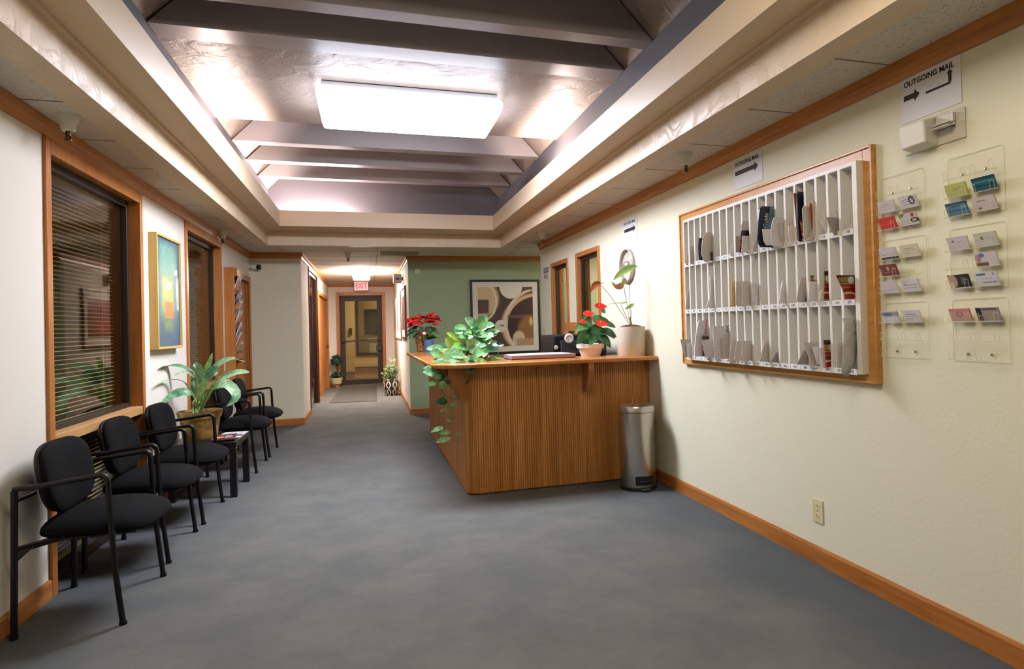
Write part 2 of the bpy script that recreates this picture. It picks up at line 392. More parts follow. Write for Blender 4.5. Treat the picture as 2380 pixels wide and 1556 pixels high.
struct('trim_21', run(MB(), [(XR,REAR),(XR,YR),(XR+.14,YR)], CR), M_oakY, smooth=False)
struct('trim_22', run(MB(), [(XHL,YX),(XHL,YE),(XL,YE)], CR), M_oakX, smooth=False)
struct('trim_23', run(MB(), [(4.2,YG),(XHR,YG),(XHR,YX),(XHL,YX)], CR), M_oakX, smooth=False)
struct('baseboard_left', run(MB(), [(XL,W1[0]),(XL,REAR)], BS), M_oakY, smooth=False)
struct('baseboard_left_middle', run(MB(), [(XL,W2[0]),(XL,W1[1])], BS), M_oakY, smooth=False)
struct('baseboard_left_far', run(MB(), [(XL,D1[0]),(XL,W2[1])], BS), M_oakY, smooth=False)
struct('baseboard_end', run(MB(), [(XHL,W5[0]),(XHL,YE),(XL,YE)], BS), M_oakX, smooth=False)
struct('baseboard_right', run(MB(), [(XR,REAR),(XR,YR),(XR+.14,YR)], BS), M_oakY, smooth=False)
struct('baseboard_green', run(MB(), [(4.2,YG),(XHR,YG),(XHR,YX)], BS), M_oakX, smooth=False)
struct('baseboard_hall', run(MB(), [(XHL,D2[0]-.02),(XHL,W5[1])], BS), M_oakX, smooth=False)
# ---------------------------------------------------------------- windows
M_glass = glass('dark_window_glass', (.88,.85,.77,1), .8)
M_rail = wood('pale_oak_rail', (206,164,108), (178,132,80), 'Y')
M_glass2 = glass('door_glass', (.9,.88,.8,1), 1.3)
M_blind = flat('blind_slat_cream', (214,198,156), .45)
def full_window(name, w, rail_z, xa=XL, sgn=-1, top=CB, dep=.11):
    """tall oak-framed window from the floor to the crown; casing on the wall face, reveals, bronze sash, glass"""
    y0, y1 = w; cw = .055
    o = struct(name, MB().box(xa, xa-sgn*.016, y0, y0+cw, 0, top).box(xa, xa-sgn*.016, y1-cw, y1, 0, top).box(xa, xa-sgn*.0165, y0+cw, y1-cw, top-.085, top)
        .box(xa+sgn*dep, xa, y0, y0+.03, 0, top).box(xa+sgn*dep, xa, y1-cw, y1, 0, top).box(xa+sgn*dep, xa, y0+.03, y1-cw, top-.075, top), M_oakZ, bev=.002)
    obj('rail', MB().box(xa+sgn*.09, xa-sgn*.012, y0+cw, y1-cw, rail_z, rail_z+.055), M_rail, o, bev=.003)
    fr = MB(); a, b = xa+sgn*dep, xa+sgn*(dep-.05); t = .03
    for z0, z1 in ((rail_z+.055, top-.075), (.0, rail_z)):
        fr.box(a, b, y0+.03, y0+.03+t, z0, z1).box(a, b, y1-cw-t, y1-cw, z0, z1).box(a, b, y0+.03+t, y1-cw-t, z1-t*1.6, z1).box(a, b, y0+.03+t, y1-cw-t, z0, z0+t)
    obj('frame', fr, M_bronze, o, bev=.002)
    gx = xa+sgn*(dep-.025)
    obj('glass', MB().box(gx-.003, gx+.003, y0+.05, y1-cw-.02, rail_z+.06, top-.1).box(gx-.003, gx+.003, y0+.05, y1-cw-.02, .02, rail_z-.01), M_glass, o)
    return o
RZ = .755
full_window('window_1', W1, RZ); full_window('window_2', W2, RZ)
def blind(x, y0, y1, z0, z1, label, lab2):
    t = thing('venetian_blind', label, 'blind', (x,(y0+y1)/2,z1), 0, 'blinds behind the office windows'); h = (y1-y0)/2; H = z1-z0
    obj('headrail', MB().box(-.018,.018,-h,h,-.03,0), M_blind, t)
    s = MB(); n = int((H-.05)/.0262)
    for k in range(n):
        z = -.045-k*.0262
        s.add([(-.012,-h+.01,z-.0035),(.0,-h+.01,z+.0005),(.012,-h+.01,z-.001),(-.012,h-.01,z-.0035),(0,h-.01,z+.0005),(.012,h-.01,z-.001)],[(0,1,4,3),(1,2,5,4)])
    o = obj('slats', s, M_blind, t); m = o.modifiers.new('solidify','SOLIDIFY'); m.thickness = .0012
    obj('bottom_rail', MB().box(-.013,.013,-h+.01,h-.01,-H,-H+.012), M_blind, t)
    for f in (-.75,.75): obj('ladder_cord', MB().tube([(0,h*f,-.03),(0,h*f,-H)], .001, 4), M_blind, t)
    return t
bx = XL-.165
blind(bx, W1[0]+.03, W1[1]-.06, RZ+.06, CB-.1, 'open cream venetian blind in the upper pane of the near left window', '')
blind(bx, W1[0]+.03, W1[1]-.06, .04, RZ-.02, 'short cream venetian blind below the rail of the near left window', '')
blind(bx, W2[0]+.03, W2[1]-.06, RZ+.06, CB-.1, 'open cream venetian blind in the upper pane of the window behind the plant', '')
blind(bx, W2[0]+.03, W2[1]-.06, .04, RZ-.02, 'short cream venetian blind below the rail of the window behind the plant', '')
# dark offices behind the left wall
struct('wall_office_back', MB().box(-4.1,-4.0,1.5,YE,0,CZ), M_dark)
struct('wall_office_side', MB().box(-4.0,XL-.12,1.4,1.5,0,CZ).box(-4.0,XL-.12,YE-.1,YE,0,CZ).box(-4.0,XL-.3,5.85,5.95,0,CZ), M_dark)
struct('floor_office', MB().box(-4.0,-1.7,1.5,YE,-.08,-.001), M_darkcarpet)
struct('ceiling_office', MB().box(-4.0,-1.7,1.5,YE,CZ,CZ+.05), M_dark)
# left door
def door_leaf(name, x, y0, y1, z1, sgn, knob_y, cas=.07):
    o = struct(name, MB().box(x, x-sgn*.018, y0-.0, y0+cas, 0, z1).box(x, x-sgn*.018, y1-cas, y1, 0, z1).box(x, x-sgn*.018, y0+cas, y1-cas, z1-cas, z1)
        .box(x+sgn*.12, x, y0, y0+.04, 0, z1).box(x+sgn*.12, x, y1-.04, y1, 0, z1).box(x+sgn*.12, x, y0+.04, y1-.04, z1-.04, z1), M_oakZ, bev=.003)
    obj('door_panel', MB().box(x+sgn*.03, x+sgn*.07, y0+.042, y1-.042, .006, z1-.042), M_door, o)
    k = MB().lathe([(0,0),(.026,0),(.026,.008),(.012,.012),(.012,.03),(.024,.04),(.028,.055),(.022,.068),(0,.072)], 16, (0,0,0), axis='X')
    if sgn < 0: pass
    else: k.v = [(-a,b,c) for a,b,c in k.v]; k.f = [f[::-1] for f in k.f]
    obj('knob', k, flat('brass',(190,150,80),.25,1), o, (x+sgn*.03, knob_y, .98))
    return o
d = door_leaf('door_1', XL, D1[0], D1[1], D1Z, -1, D1[0]+.12)
door_leaf('door_2', XHL, D2[0], D2[1], D2Z, -1, D2[1]-.12)
# hall side light
y0, y1 = W5
o = struct('window_5', MB().box(XHL-.11, XHL+.016, y1-.06, y1, 0, CB).box(XHL-.11, XHL+.016, y0, y0+.02, 0, CB).box(XHL-.11, XHL+.016, y0+.02, y1-.06, CB-.05, CB), wood('dark_red_oak',(120,58,38),(92,38,24),'Z'), bev=.002)
obj('frame', MB().box(XHL-.06, XHL-.01, y0+.02, y0+.06, 0, CB-.05).box(XHL-.06, XHL-.01, y1-.1, y1-.06, 0, CB-.05).box(XHL-.06, XHL-.01, y0+.06, y1-.1, CB-.1, CB-.05), M_bronze, o)
obj('glass', MB().box(XHL-.04, XHL-.034, y0+.05, y1-.09, .02, CB-.09), M_glass, o)
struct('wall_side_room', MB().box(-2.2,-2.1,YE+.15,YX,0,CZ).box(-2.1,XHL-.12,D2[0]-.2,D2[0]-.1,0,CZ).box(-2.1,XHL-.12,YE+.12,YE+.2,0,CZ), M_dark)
# right wall windows
def side_window(name, w, ztop, rail=None):
    y0, y1 = w; cw = .05
    o = struct(name, MB().box(XR-.016, XR+.14, y0, y0+cw, WSZ, ztop).box(XR-.016, XR+.14, y1-cw, y1, WSZ, ztop).box(XR-.016, XR+.14, y0+cw, y1-cw, ztop-cw, ztop).box(XR-.016,XR+.14,y0+cw,y1-cw,WSZ,WSZ+.04), M_oakZ, bev=.003)
    a, b, t = XR+.03, XR+.08, .035
    obj('frame', MB().box(a,b,y0+cw,y0+cw+t,WSZ+.04,ztop-cw).box(a,b,y1-cw-t,y1-cw,WSZ+.04,ztop-cw).box(a,b,y0+cw+t,y1-cw-t,ztop-cw-t,ztop-cw).box(a,b,y0+cw+t,y1-cw-t,WSZ+.04,WSZ+.04+t), M_bronze, o, bev=.002)
    obj('glass', MB().box(a+.02,a+.026,y0+cw+.01,y1-cw-.01,WSZ+.05,ztop-cw-.01), M_glass, o)
side_window('window_3', W3, W3Z); side_window('window_4', W4, W4Z)
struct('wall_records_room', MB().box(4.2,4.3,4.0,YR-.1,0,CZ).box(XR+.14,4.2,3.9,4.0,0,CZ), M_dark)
# a small oak shelf between the two windows
q0, q1 = at_x(1327,750,XR), at_x(1340,750,XR)
solo('wall_shelf', MB().box(-.03,0,-.10,.10,-.62,-.10).box(-.07,0,-.11,.11,-.10,.0), M_oakZ, 'small oak shelf block between the two windows behind the printer', 'shelf', (XR, (q0.y+q1.y)/2, q0.z), bev=.003)

yb_ = YR-.16
def seen(x0, x1, y0, y1, d=0):
    a, b = at_y(x0,y0,yb_), at_y(x1,y1,yb_); return MB().box(a.x, b.x, yb_-.03-d, yb_, b.z, a.z)
struct('trim_31', seen(1354,1371,610,830,.03), M_oakZ); struct('trim_32', seen(1297,1309,636,830,.03), M_oakZ)
M_pale = flat('pale_green_panel',(196,206,182),.5)
struct('trim_33', seen(1371,1390,660,830), M_pale); struct('trim_34', seen(1309,1321,657,830), M_pale)
struct('ceiling_records', MB().box(XR+.14,4.3,3.9,YR-.02,CZ-.02,CZ-.001), M_dark)
# ---------------------------------------------------------------- exit door and the porch beyond
o = struct('door_3', MB().box(DXa,DXa+.075,YX-.018,YX+.12,0,DXz).box(DXb-.075,DXb,YX-.018,YX+.12,0,DXz).box(DXa+.075,DXb-.075,YX-.018,YX+.12,DXz-.075,DXz), M_oakZ, bev=.003)
ix0, ix1, iz = DXa+.075, DXb-.075, DXz-.075
f = MB(); ya, yb = YX+.01, YX+.06
f.box(ix0,ix0+.035,ya,yb+.02,0,iz).box(ix1-.05,ix1,ya,yb+.02,0,iz).box(ix0,ix1,ya,yb+.02,iz-.04,iz)
f.box(ix0+.035,ix0+.12,ya,yb,.012,iz-.04).box(ix1-.12,ix1-.05,ya,yb,.012,iz-.04).box(ix0+.12,ix1-.12,ya,yb,iz-.13,iz-.04).box(ix0+.12,ix1-.12,ya,yb,.012,.13)
obj('frame', f, M_bronze, o, bev=.003)
obj('glass', MB().box(ix0+.11,ix1-.11,YX+.032,YX+.038,.12,iz-.12), M_glass2, o)
hz = at_y(840,791,YX).z
obj('push_bar', MB().bar((ix0+.05,YX-.03,hz-.03),(ix1-.05,YX-.03,hz+.01),.03,.035).box(ix0+.05,ix0+.09,YX-.03,YX+.02,hz-.05,hz-.01).box(ix1-.1,ix1-.06,YX-.03,YX+.02,hz-.02,hz+.03), M_bronze, o, bev=.004)
lk = at_y(882,809,YX)
obj('lock_box', MB().box(lk.x-.07,lk.x+.06,YX-.06,YX+.012,lk.z-.07,lk.z+.07), flat('black_plastic',(20,19,18),.45), o, bev=.012)
obj('pull_handle', MB().tube([(lk.x-.11,YX+.0,lk.z-.09),(lk.x-.11,YX-.05,lk.z-.08),(lk.x-.11,YX-.05,lk.z+.08),(lk.x-.11,YX,lk.z+.09)],.012,8), flat('brushed_steel',(170,168,160),.3,1), o)
M_post = flat('porch_cream_paint', (196,170,120), .7)
M_porchfloor = flat('porch_concrete', (128,100,80), .9)
struct('floor_porch', MB().box(-2.6,2.6,YX+.02,19.2,-.08,-.002), M_porchfloor)
struct('wall_porch', wall_y(MB(),18.4,18.5,-2.6,2.6,0,2.7,[(-.34,2.0,.62,2.35)]), M_post)
obj_w = struct('trim_30', MB().box(-.75,-.38,18.25,18.4,.18,2.6).box(-.38,2.0,18.3,18.4,.30,.40), M_post)
struct('wall_porch_side', MB().box(-2.6,-2.5,YX+.1,18.4,0,2.7).box(2.5,2.6,YX+.1,18.4,0,2.7), M_post)
struct('ceiling_porch', MB().box(-2.6,2.6,YX+.12,20.6,2.7,2.75), M_post)
o = struct('window_6', MB().box(-.34,-.28,18.36,18.44,.62,2.35).box(-.28,2.0,18.36,18.44,.62,.68).box(-.28,2.0,18.36,18.44,2.29,2.35), M_bronze)
obj('glass', MB().box(-.28,2.0,18.40,18.406,.68,2.29), M_glass2, o)
struct('wall_shop_back', MB().box(-.6,2.2,20.4,20.5,0,2.7), flat('shop_wall',(150,128,96),.8))
struct('floor_shop', MB().box(-2.6,2.6,19.2,20.5,-.08,-.002), M_darkcarpet)
solo('reception_desk', MB().box(-.0,1.6,19.3,19.8,0,.98).box(-.05,1.65,19.25,19.85,.98,1.05), flat('desk_white',(214,208,200),.6), 'white desk in the room seen through the glass exit door', 'desk', bev=.01)
solo('shop_picture', MB().box(-.1,.9,20.36,20.4,1.2,1.95), layers('shop_picture_print',(40,34,30),[('r',.4,1.55,.36,.22,.1,(58,44,34))]), 'dark picture on the far wall seen through the exit door', 'picture')
solo('key_box', MB().box(-.035,.035,-.05,0,-.09,.09), flat('black_box',(24,22,20),.5), 'small black box on the cream post outside the glass door', 'box', at_y(815,771,18.25), bev=.01)
# door mat
q = [at_z(x,y,0) for x, y in ((765,938),(876,933),(876,897),(795,900))]
cx, cy = sum(p.x for p in q)/4, sum(p.y for p in q)/4
solo('door_mat', MB().prism([(p.x-cx,p.y-cy,0) for p in q], (0,0,.009)), flat('mat_rubber',(64,64,61),.9,bump=(300,.5,.003)), 'grey floor mat lying in front of the exit door', 'mat', (cx,cy,0), bev=.003)
# exit sign
t = thing('exit_sign', 'lit EXIT sign with red letters hanging over the glass door', 'sign', (at_y(839.5,662,15.4).x, 15.4, at_y(839.5,653,15.4).z))
ew = (at_y(856,664,15.4).x-at_y(824,664,15.4).x)/2; eh = at_y(840,653,15.4).z-at_y(840,675,15.4).z
obj('housing', MB().box(-ew,ew,-.03,.03,-eh,0).box(-.02,.02,-.02,.02,0,CZ-t.location.z), emit('exit_panel_light',C(255,214,204),.85,(.1,.09,.08,1)), t, bev=.004)
text_part('lettering', 'EXIT', eh*.86, emit('exit_red_light',C(255,62,92),.95,(.05,.01,.01,1)), t, 0, -.034, -eh*.82, sx=.66, bold=.003)
# hall ceiling light
hl = at_z(838,628,CZ); HLP = (-.118, 12.6)
t = thing('hall_ceiling_light', 'white box light on the hall ceiling in front of the exit sign', 'light', (HLP[0], HLP[1], CZ))
obj('housing', MB().box(-.15,.15,-.6,.6,-.05,0), flat('white_metal',(225,222,214),.4), t, bev=.006)
M_hlens = emit('hall_light_glow', C(255,242,234), 125)
obj('lens', MB().box(-.155,.155,-.61,.61,-.13,-.05), M_hlens, t, bev=.02)
# big ceiling fixture in the light well
FX0, FX1 = -.325, 1.035
t = thing('ceiling_light_fixture', 'large glowing white ceiling light between the taupe beams', 'light', ((FX0+FX1)/2, 5.22, ZB))
hw = (FX1-FX0)/2
obj('housing', MB().box(-hw+.03,hw-.03,-.34,.34,-.04,0), flat('fixture_white_metal',(226,230,240),.4), t, bev=.006)
M_fix = emit('fixture_glow', C(234,238,255), 72); M_fixs = emit('fixture_side_glow', C(238,243,255), 9)
obj('lens', MB().box(-hw+.0,hw-.0,-.355,.355,-.15,-.09), M_fix, t, bev=.05, seg=5)
obj('lens_side', MB().box(-hw-.01,hw+.01,-.365,.365,-.12,-.042), M_fixs, t, bev=.03, seg=4)
# added unseen fixture over the near end, brightens the foreground
t = thing('ceiling_light_fixture', 'added unseen fill light in the near bay of the light well above the viewpoint', 'light', ((FX0+FX1)/2, 1.3, ZB))
obj('housing', MB().box(-hw+.03,hw-.03,-.3,.3,-.045,0), flat('rear_fill_metal',(226,228,232),.4), t, bev=.006)
M_rear = emit('rear_fill_glow', C(255,242,216), 16)
obj('lens', MB().box(-hw,hw,-.34,.34,-.18,-.05), M_rear, t, bev=.05)
# cove tubes lying on the ledge
M_tube = emit('cove_tube_glow', C(255,232,222), 330)
M_tubeb = emit('back_cove_tube_glow', C(255,232,228), 330)
def cove(x, y, ax, L, label, mt=None):
    t = thing('cove_lamp', label, 'light', (x,y,Z1+.02), 0 if ax=='X' else PI/2, 'cove lamps')
    obj('batten', MB().box(-L/2,L/2,-.03,.03,0,.03), flat('batten_white',(220,220,216),.5), t)
    obj('tube', MB().tube([(-L/2+.02,0,.062),(L/2-.02,0,.062)],.03,10), mt or M_tube, t)
cove(WX0+.09, 5.75, 'Y', .6, 'cove tube hidden on the left ledge of the light well')
cove(WX1-.09, 5.7, 'Y', .6, 'cove tube hidden on the right ledge of the light well')
cove(-.62, WYB-.10, 'X', .9, 'cove tube hidden on the back ledge of the light well', M_tubeb)
cove(WX0+.09, 7.4, 'Y', .6, 'cove tube hidden on the left ledge near the back corner')
# sprinklers
M_spw = flat('sprinkler_cup_white',(214,212,190),.5); M_br = flat('sprinkler_brass',(96,70,46),.45,.8)
for px, py, lab in ((158,268,'sprinkler head under the ceiling above the near left window'),(517,538,'sprinkler head above the far end of the left windows'),
                    (1593,356,'sprinkler head on the right ceiling strip near the mail board'),(1260,541,'sprinkler head at the far corner of the right wall'),(809,587,'sprinkler head in front of the hall entrance')):
    p = at_z(px,py,CZ)
    t = thing('sprinkler', lab, 'sprinkler', p, 0, 'ceiling sprinklers')
    obj('cup', MB().lathe([(0,0),(.048,0),(.044,-.02),(.034,-.04),(.031,-.075),(.024,-.083),(.0,-.083)],24), M_spw, t)
    obj('head', MB().lathe([(0,-.083),(.012,-.083),(.012,-.105),(.007,-.107),(.007,-.124),(.017,-.126),(.017,-.13),(0,-.131)],12).bar((-.011,0,-.103),(-.009,0,-.127),.004,.004).bar((.011,0,-.103),(.009,0,-.127),.004,.004), M_br, t)
# vent
p0, p1 = at_z(884,583,CZ), at_z(972,591,CZ)
t = thing('ceiling_vent', 'grey louvred air vent in the ceiling before the hall', 'vent', ((p0.x+p1.x)/2, 9.62, CZ))
h = abs(p1.x-p0.x)/2; mv = flat('vent_grey',(150,142,124),.6)
obj('frame', MB().box(-h,h,-.22,-.2,-.012,0).box(-h,h,.2,.22,-.012,0).box(-h,-h+.02,-.2,.2,-.012,0).box(h-.02,h,-.2,.2,-.012,0), mv, t)
lv = MB()
for k in range(9): lv.box(-h+.02,h-.02,-.19+k*.043,-.175+k*.043,-.012,-.001)
obj('louvre', lv, mv, t)
# small things high on the walls
sp = at_x(577,621,XL)
t = thing('security_camera', 'small white security camera with black face in the left corner', 'camera', (XL+.0, sp.y, sp.z))
obj('mount', MB().lathe([(0,0),(.03,0),(.03,.01),(.01,.015),(.01,.05),(0,.05)],14,axis='X'), flat('camera_white',(226,226,220),.4), t)
obj('body', MB().tube([(.04,.02,.0),(.12,-.01,-.004)],.034,16), flat('camera_body_white',(226,226,220),.4), t, bev=.004)
obj('lens', MB().tube([(.12,-.01,-.004),(.15,-.022,-.006)],.037,16).tube([(.15,-.022,-.006),(.154,-.0235,-.006)],.018,12), flat('camera_black',(14,14,16),.2), t)
bx0 = at_y(914,640,11.5); bx1 = at_y(936,656,11.5)
t = thing('emergency_box', 'small white box with a dark square near the hall ceiling on the right', 'light', (XHR, 11.55, (bx0.z+bx1.z)/2))
hh = abs(bx0.z-bx1.z)/2+.02
obj('body', MB().box(bx0.x-XHR,-.02,-.05,.08,-hh,hh), flat('box_white',(214,210,204),.5), t, bev=.006)
obj('front_panel', MB().box(bx0.x-XHR+.04,bx0.x-XHR+.1,-.052,-.049,-.02,.012), flat('dark_square',(80,84,92),.4), t)
obj('mount', MB().box(-.02,0,-.02,.05,-.03,.03), M_bronze, t)
th = at_y(970,632,YG)
solo('wall_sensor', MB().lathe([(0,0),(.042,0),(.042,-.02),(.03,-.03),(0,-.032)],24,axis='Y'), flat('sensor_white',(206,206,186),.4), 'small round white sensor high on the green wall', 'sensor', (th.x,YG,th.z))
# ---------------------------------------------------------------- pictures
def framed(name, label, loc, rotz, w, h, fw, fd, mframe, mat, mpic, mat_w, group=None, gl=True):
    """picture facing local -Y, back on y=0"""
    t = thing(name, label, 'picture', loc, rotz, group)
    obj('frame', MB().box(-w/2,-w/2+fw,-fd,0,-h/2,h/2).box(w/2-fw,w/2,-fd,0,-h/2,h/2).box(-w/2+fw,w/2-fw,-fd,0,h/2-fw,h/2).box(-w/2+fw,w/2-fw,-fd,0,-h/2,-h/2+fw), mframe, t, bev=.002)
    if mat_w: obj('mat_board', MB().box(-w/2+fw,w/2-fw,-fd*.6,-.004,-h/2+fw,h/2-fw), mat, t)
    b = fw+mat_w; y = -fd*.6-.0015 if mat_w else -fd*.75
    obj('print', MB().box(-w/2+b,w/2-b,y,-.006,-h/2+b,h/2-b), mpic, t)
    return t
# left wall painting
pa, pb = at_x(352,700,XL), at_x(425,700,XL)
PT = 0.06
pl = at_x(366,570,XL+PT); pr = at_x(421,600,XL+PT); pbt = at_x(366,810,XL+PT)
pw = pr.y-pl.y+.02; ph = at_x(393,552,XL+PT).z-at_x(393,811,XL+PT).z; pcz = (at_x(393,552,XL+PT).z+at_x(393,811,XL+PT).z)/2
h_, w_ = ph/2, pw/2
art = layers('abstract_painting', (66,112,128), [
    ('r',0,.1*ph,w_*.62,h_*.62,.10,(122,168,140)),('r',-.02,.3*ph,w_*.5,h_*.28,.09,(112,172,150)),('r',-.05*pw,-.02*ph,w_*.45,h_*.34,.06,(168,178,112)),
    ('r',-.14*pw,.04*ph,w_*.16,h_*.16,.03,(212,206,132)),('r',.03*pw,.0*ph,w_*.3,h_*.2,.03,(222,196,104)),('r',.0,.06*ph,w_*.2,h_*.07,.012,(238,222,196)),
    ('r',.01*pw,-.03*ph,w_*.24,h_*.05,.012,(232,190,96)),('r',.02*pw,-.155*ph,w_*.33,h_*.155,.006,(226,138,66)),('r',.0,-.3*ph,w_*.35,h_*.1,.05,(132,150,96)),
    ('r',.38*pw,0,w_*.1,h_*.3,.02,(206,216,206)),('r',0,-.44*ph,w_*1.1,h_*.1,.08,(62,100,124)),('r',0,.47*ph,w_*1.1,h_*.05,.04,(66,104,126))],
    ('X','Z'), .45, .05, 7, .25, 30, .08, (50,94,120), 5)
framed('abstract_painting', 'tall blue-green abstract painting with an orange square in a pale wood frame', (XL, (pl.y+pr.y)/2, pcz), PI/2, pw, ph, .018, PT, wood('pale_ash',(226,190,112),(208,170,92),'Z'), None, art, 0)
# big sepia print on the green wall
s0, s1 = at_y(1092,650,YG-.03), at_y(1258,820,YG-.03)
sw, sh = s1.x-s0.x, at_y(1175,649,YG-.03).z-at_y(1175,821,YG-.03).z
def nx(u): return (u-.5)*sw
def nz_(v): return (.5-v)*sh
S = sw
sep = layers('sepia_lamp_print', (70,52,44), [
    ('c',nx(.16),nz_(.25),S*.26,S*.28,.004,(120,92,66)),('c',nx(.16),nz_(.25),S*.235,S*.25,.02,(206,176,130)),('r',nx(.17),nz_(.36),S*.09,S*.10,.02,(82,52,36)),('c',nx(.12),nz_(.29),S*.26,S*.30,.012,(222,206,178),.90),
    ('c',nx(.58),nz_(.10),S*.165,S*.165,.003,(222,212,190)),('c',nx(.94),nz_(.62),S*.52,S*.46,.006,(150,112,76)),('c',nx(.94),nz_(.62),S*.50,S*.44,.012,(206,172,128)),('c',nx(.97),nz_(.62),S*.45,S*.41,.004,(62,32,26)),
    ('r',nx(.80),nz_(.50),S*.3,S*.018,.02,(104,76,68)),('c',nx(.86),nz_(.68),S*.19,S*.20,.04,(142,98,52)),('c',nx(.68),nz_(.82),S*.09,S*.13,.012,(206,184,150)),('r',nx(.80),nz_(.86),S*.16,S*.06,.03,(176,140,108)),
    ('c',nx(.42),nz_(.625),S*.082,S*.088,.003,(216,204,178)),('c',nx(.45),nz_(.62),S*.05,S*.012,.006,(120,96,70)),('c',nx(.86),nz_(.57),S*.025,S*.06,.006,(208,176,118)),
    ('c',nx(1.02),nz_(.60),S*.55,S*.52,.006,(214,198,170),.93),('r',nx(.90),nz_(.12),S*.13,S*.02,.02,(92,60,50))], ('X','Z'), .4, .02, 9, 0, 60, .25)
framed('sepia_print', 'big sepia print of lamps and glass in a black frame on the green wall', (s0.x+sw/2, YG, (s0.z+s1.z)/2), 0, sw, sh, .034, .035, flat('black_frame',(24,17,15),.4), flat('mat_board_white',(218,208,192),.8), sep, .085)
# hall pictures
M_brf = flat('bronze_picture_frame',(96,76,50),.4,.4); M_matb = flat('hall_mat_white',(226,216,204),.8)
for i, (xa, xb, ya, yb, lab, mf, pm) in enumerate((
    (935,945,668,787,'bronze framed picture on the right hall wall nearest the green corner', M_brf, layers('hall_print_near',(120,60,54),[('r',0,0,.12,.22,.05,(150,74,62)),('r',.03,.1,.06,.09,.04,(84,34,36))],('X','Z'),.4,.06,8)),
    (924,934,682,787,'white framed picture in the middle of the right hall wall', flat('silver_frame',(206,200,194),.35), layers('hall_print_mid',(176,150,146),[('r',0,0,.1,.2,.06,(206,186,180))])),
    (917,923,697,785,'white framed picture furthest along the right hall wall', flat('silver_frame_two',(210,204,198),.35), layers('hall_print_far',(190,178,170),[('r',0,0,.1,.2,.06,(150,132,124))])))):
    a, b = at_x(xb,730,XHR), at_x(xa,730,XHR)
    y0, y1 = min(a.y,b.y), max(a.y,b.y); ym = (y0+y1)/2
    zt, zb = at_x((xa+xb)/2,ya,XHR).z, at_x((xa+xb)/2,yb,XHR).z
    framed('hall_picture', lab, (XHR, ym, (zt+zb)/2), -PI/2, y1-y0, zt-zb, .03, .03, mf, M_matb, pm, .12, 'hall pictures')
# ---------------------------------------------------------------- reception counter
CTZ = 1.035; CTT = .032
YF = at_z(1250,1137,0).y              # plane of the front slats
XS = at_z(1090,1150,0).x-.012         # plane of the side slats
YB_ = at_z(998,1006,0).y              # far end of the side
XE = XR-.004
A, B, Cc, D = at_z(945,820,CTZ), at_z(1003,848,CTZ), at_z(1058,849,CTZ), at_z(1545,827,CTZ)
yfr = (Cc.y+D.y)/2
t = thing('reception_counter', 'L-shaped oak reception counter with ribbed front and flat wooden top', 'counter', (XS,YF,0))
def tamb():
    t_ = NT('oak_tambour'); v = t_.mapped((30,30,1.2)); f = t_.noise(1, v, 4, .6); g = t_.noise(1, t_.mapped((9,9,.35)), 2)
    h = t_.math('ADD', t_.math('MULTIPLY', f, .6), t_.math('MULTIPLY', g, .4))
    t_.col(t_.ramp(h, [(.34,C(156,100,46)),(.5,C(190,130,68)),(.66,C(212,154,92))])); t_.set(.42, spec=.35); return t_.m
M_tamb = tamb()
r = .07; path = [(XS, YB_), (XS, YF+r)]
for k in range(1, 8): a = PI+PI/2*k/8; path.append((XS+r+r*math.cos(a), YF+r+r*math.sin(a)))
path += [(XS+r, YF), (XE, YF)]
pts = []; step = .0185
for i in range(len(path)-1):
    p, q = Vector(path[i]), Vector(path[i+1]); L = (q-p).length; n = max(1, round(L/step)); d = (q-p)/n; nn = Vector((d.y,-d.x)).normalized()
    for k in range(n):
        a = p+d*k; pts += [a-nn*.004, a+d*.12+nn*.0, a+d*.3+nn*.0035, a+d*.7+nn*.0035, a+d*.88]
pts.append(Vector(path[-1]))
tm = MB(); H0, H1 = .012, CTZ-CTT
vs = [(p.x-XS,p.y-YF,H0) for p in pts]+[(p.x-XS,p.y-YF,H1) for p in pts]; n = len(pts)
tm.add(vs, [(i,i+1,n+i+1,n+i) for i in range(n-1)])
obj('ribbed_front', tm, M_tamb, t, smooth=False)
obj('carcass', MB().box(XS+.02-XS,XS+.10-XS,YF+.08-YF,YB_-YF,0,H1).box(.08,XE-XS-.002,.015,.10,0,H1), flat('counter_core',(96,62,34),.7), t)
def ct():
    t_ = NT('oak_counter_top'); f = t_.noise(1, t_.mapped((4,46,46)), 4, .6, .8); g = t_.noise(1, t_.mapped((2,7,7)), 2); h = t_.math('ADD', t_.math('MULTIPLY',f,.5), t_.math('MULTIPLY',g,.5))
    t_.col(t_.ramp(h, [(.36,C(160,94,40)),(.64,C(206,138,70))])); t_.set(.2, spec=.5); return t_.m
M_ct = ct()
depth = .50; fx = lambda p: (p[0]-XS, p[1]-YF, CTZ-CTT)
top = [fx(v) for v in ((A.x,A.y),(B.x,B.y),(Cc.x,yfr),(XR-.003,yfr),(XR-.003,yfr+depth),(XS+.40,yfr+depth),(XS+.40,A.y))]
obj('counter_top', MB().prism(top[::-1] if False else top, (0,0,CTT)), M_ct, t, bev=.008, seg=3)
M_brk = wood('oak_bracket',(164,108,54),(134,82,38),'Z')
def bracket(p, d, w, reach, drop):
    """wedge bracket under the overhang; p on the slat face, d outward direction"""
    d = Vector((d[0],d[1],0)); s = Vector((-d.y,d.x,0))*w/2; P = Vector((p[0]-XS,p[1]-YF,0)); z = H1-.001
    poly = [P-s+Vector((0,0,z)), P-s+d*reach+Vector((0,0,z)), P-s+d*reach+Vector((0,0,z-.05)), P-s+d*reach+Vector((0,0,z-.06)), P-s+d*(reach*.66)+Vector((0,0,z-drop*.8)), P-s+d*(reach*.5)+Vector((0,0,z-drop)), P-s+Vector((0,0,z-drop))]
    obj('bracket', MB().prism(poly, s*2), M_brk, t, bev=.003)
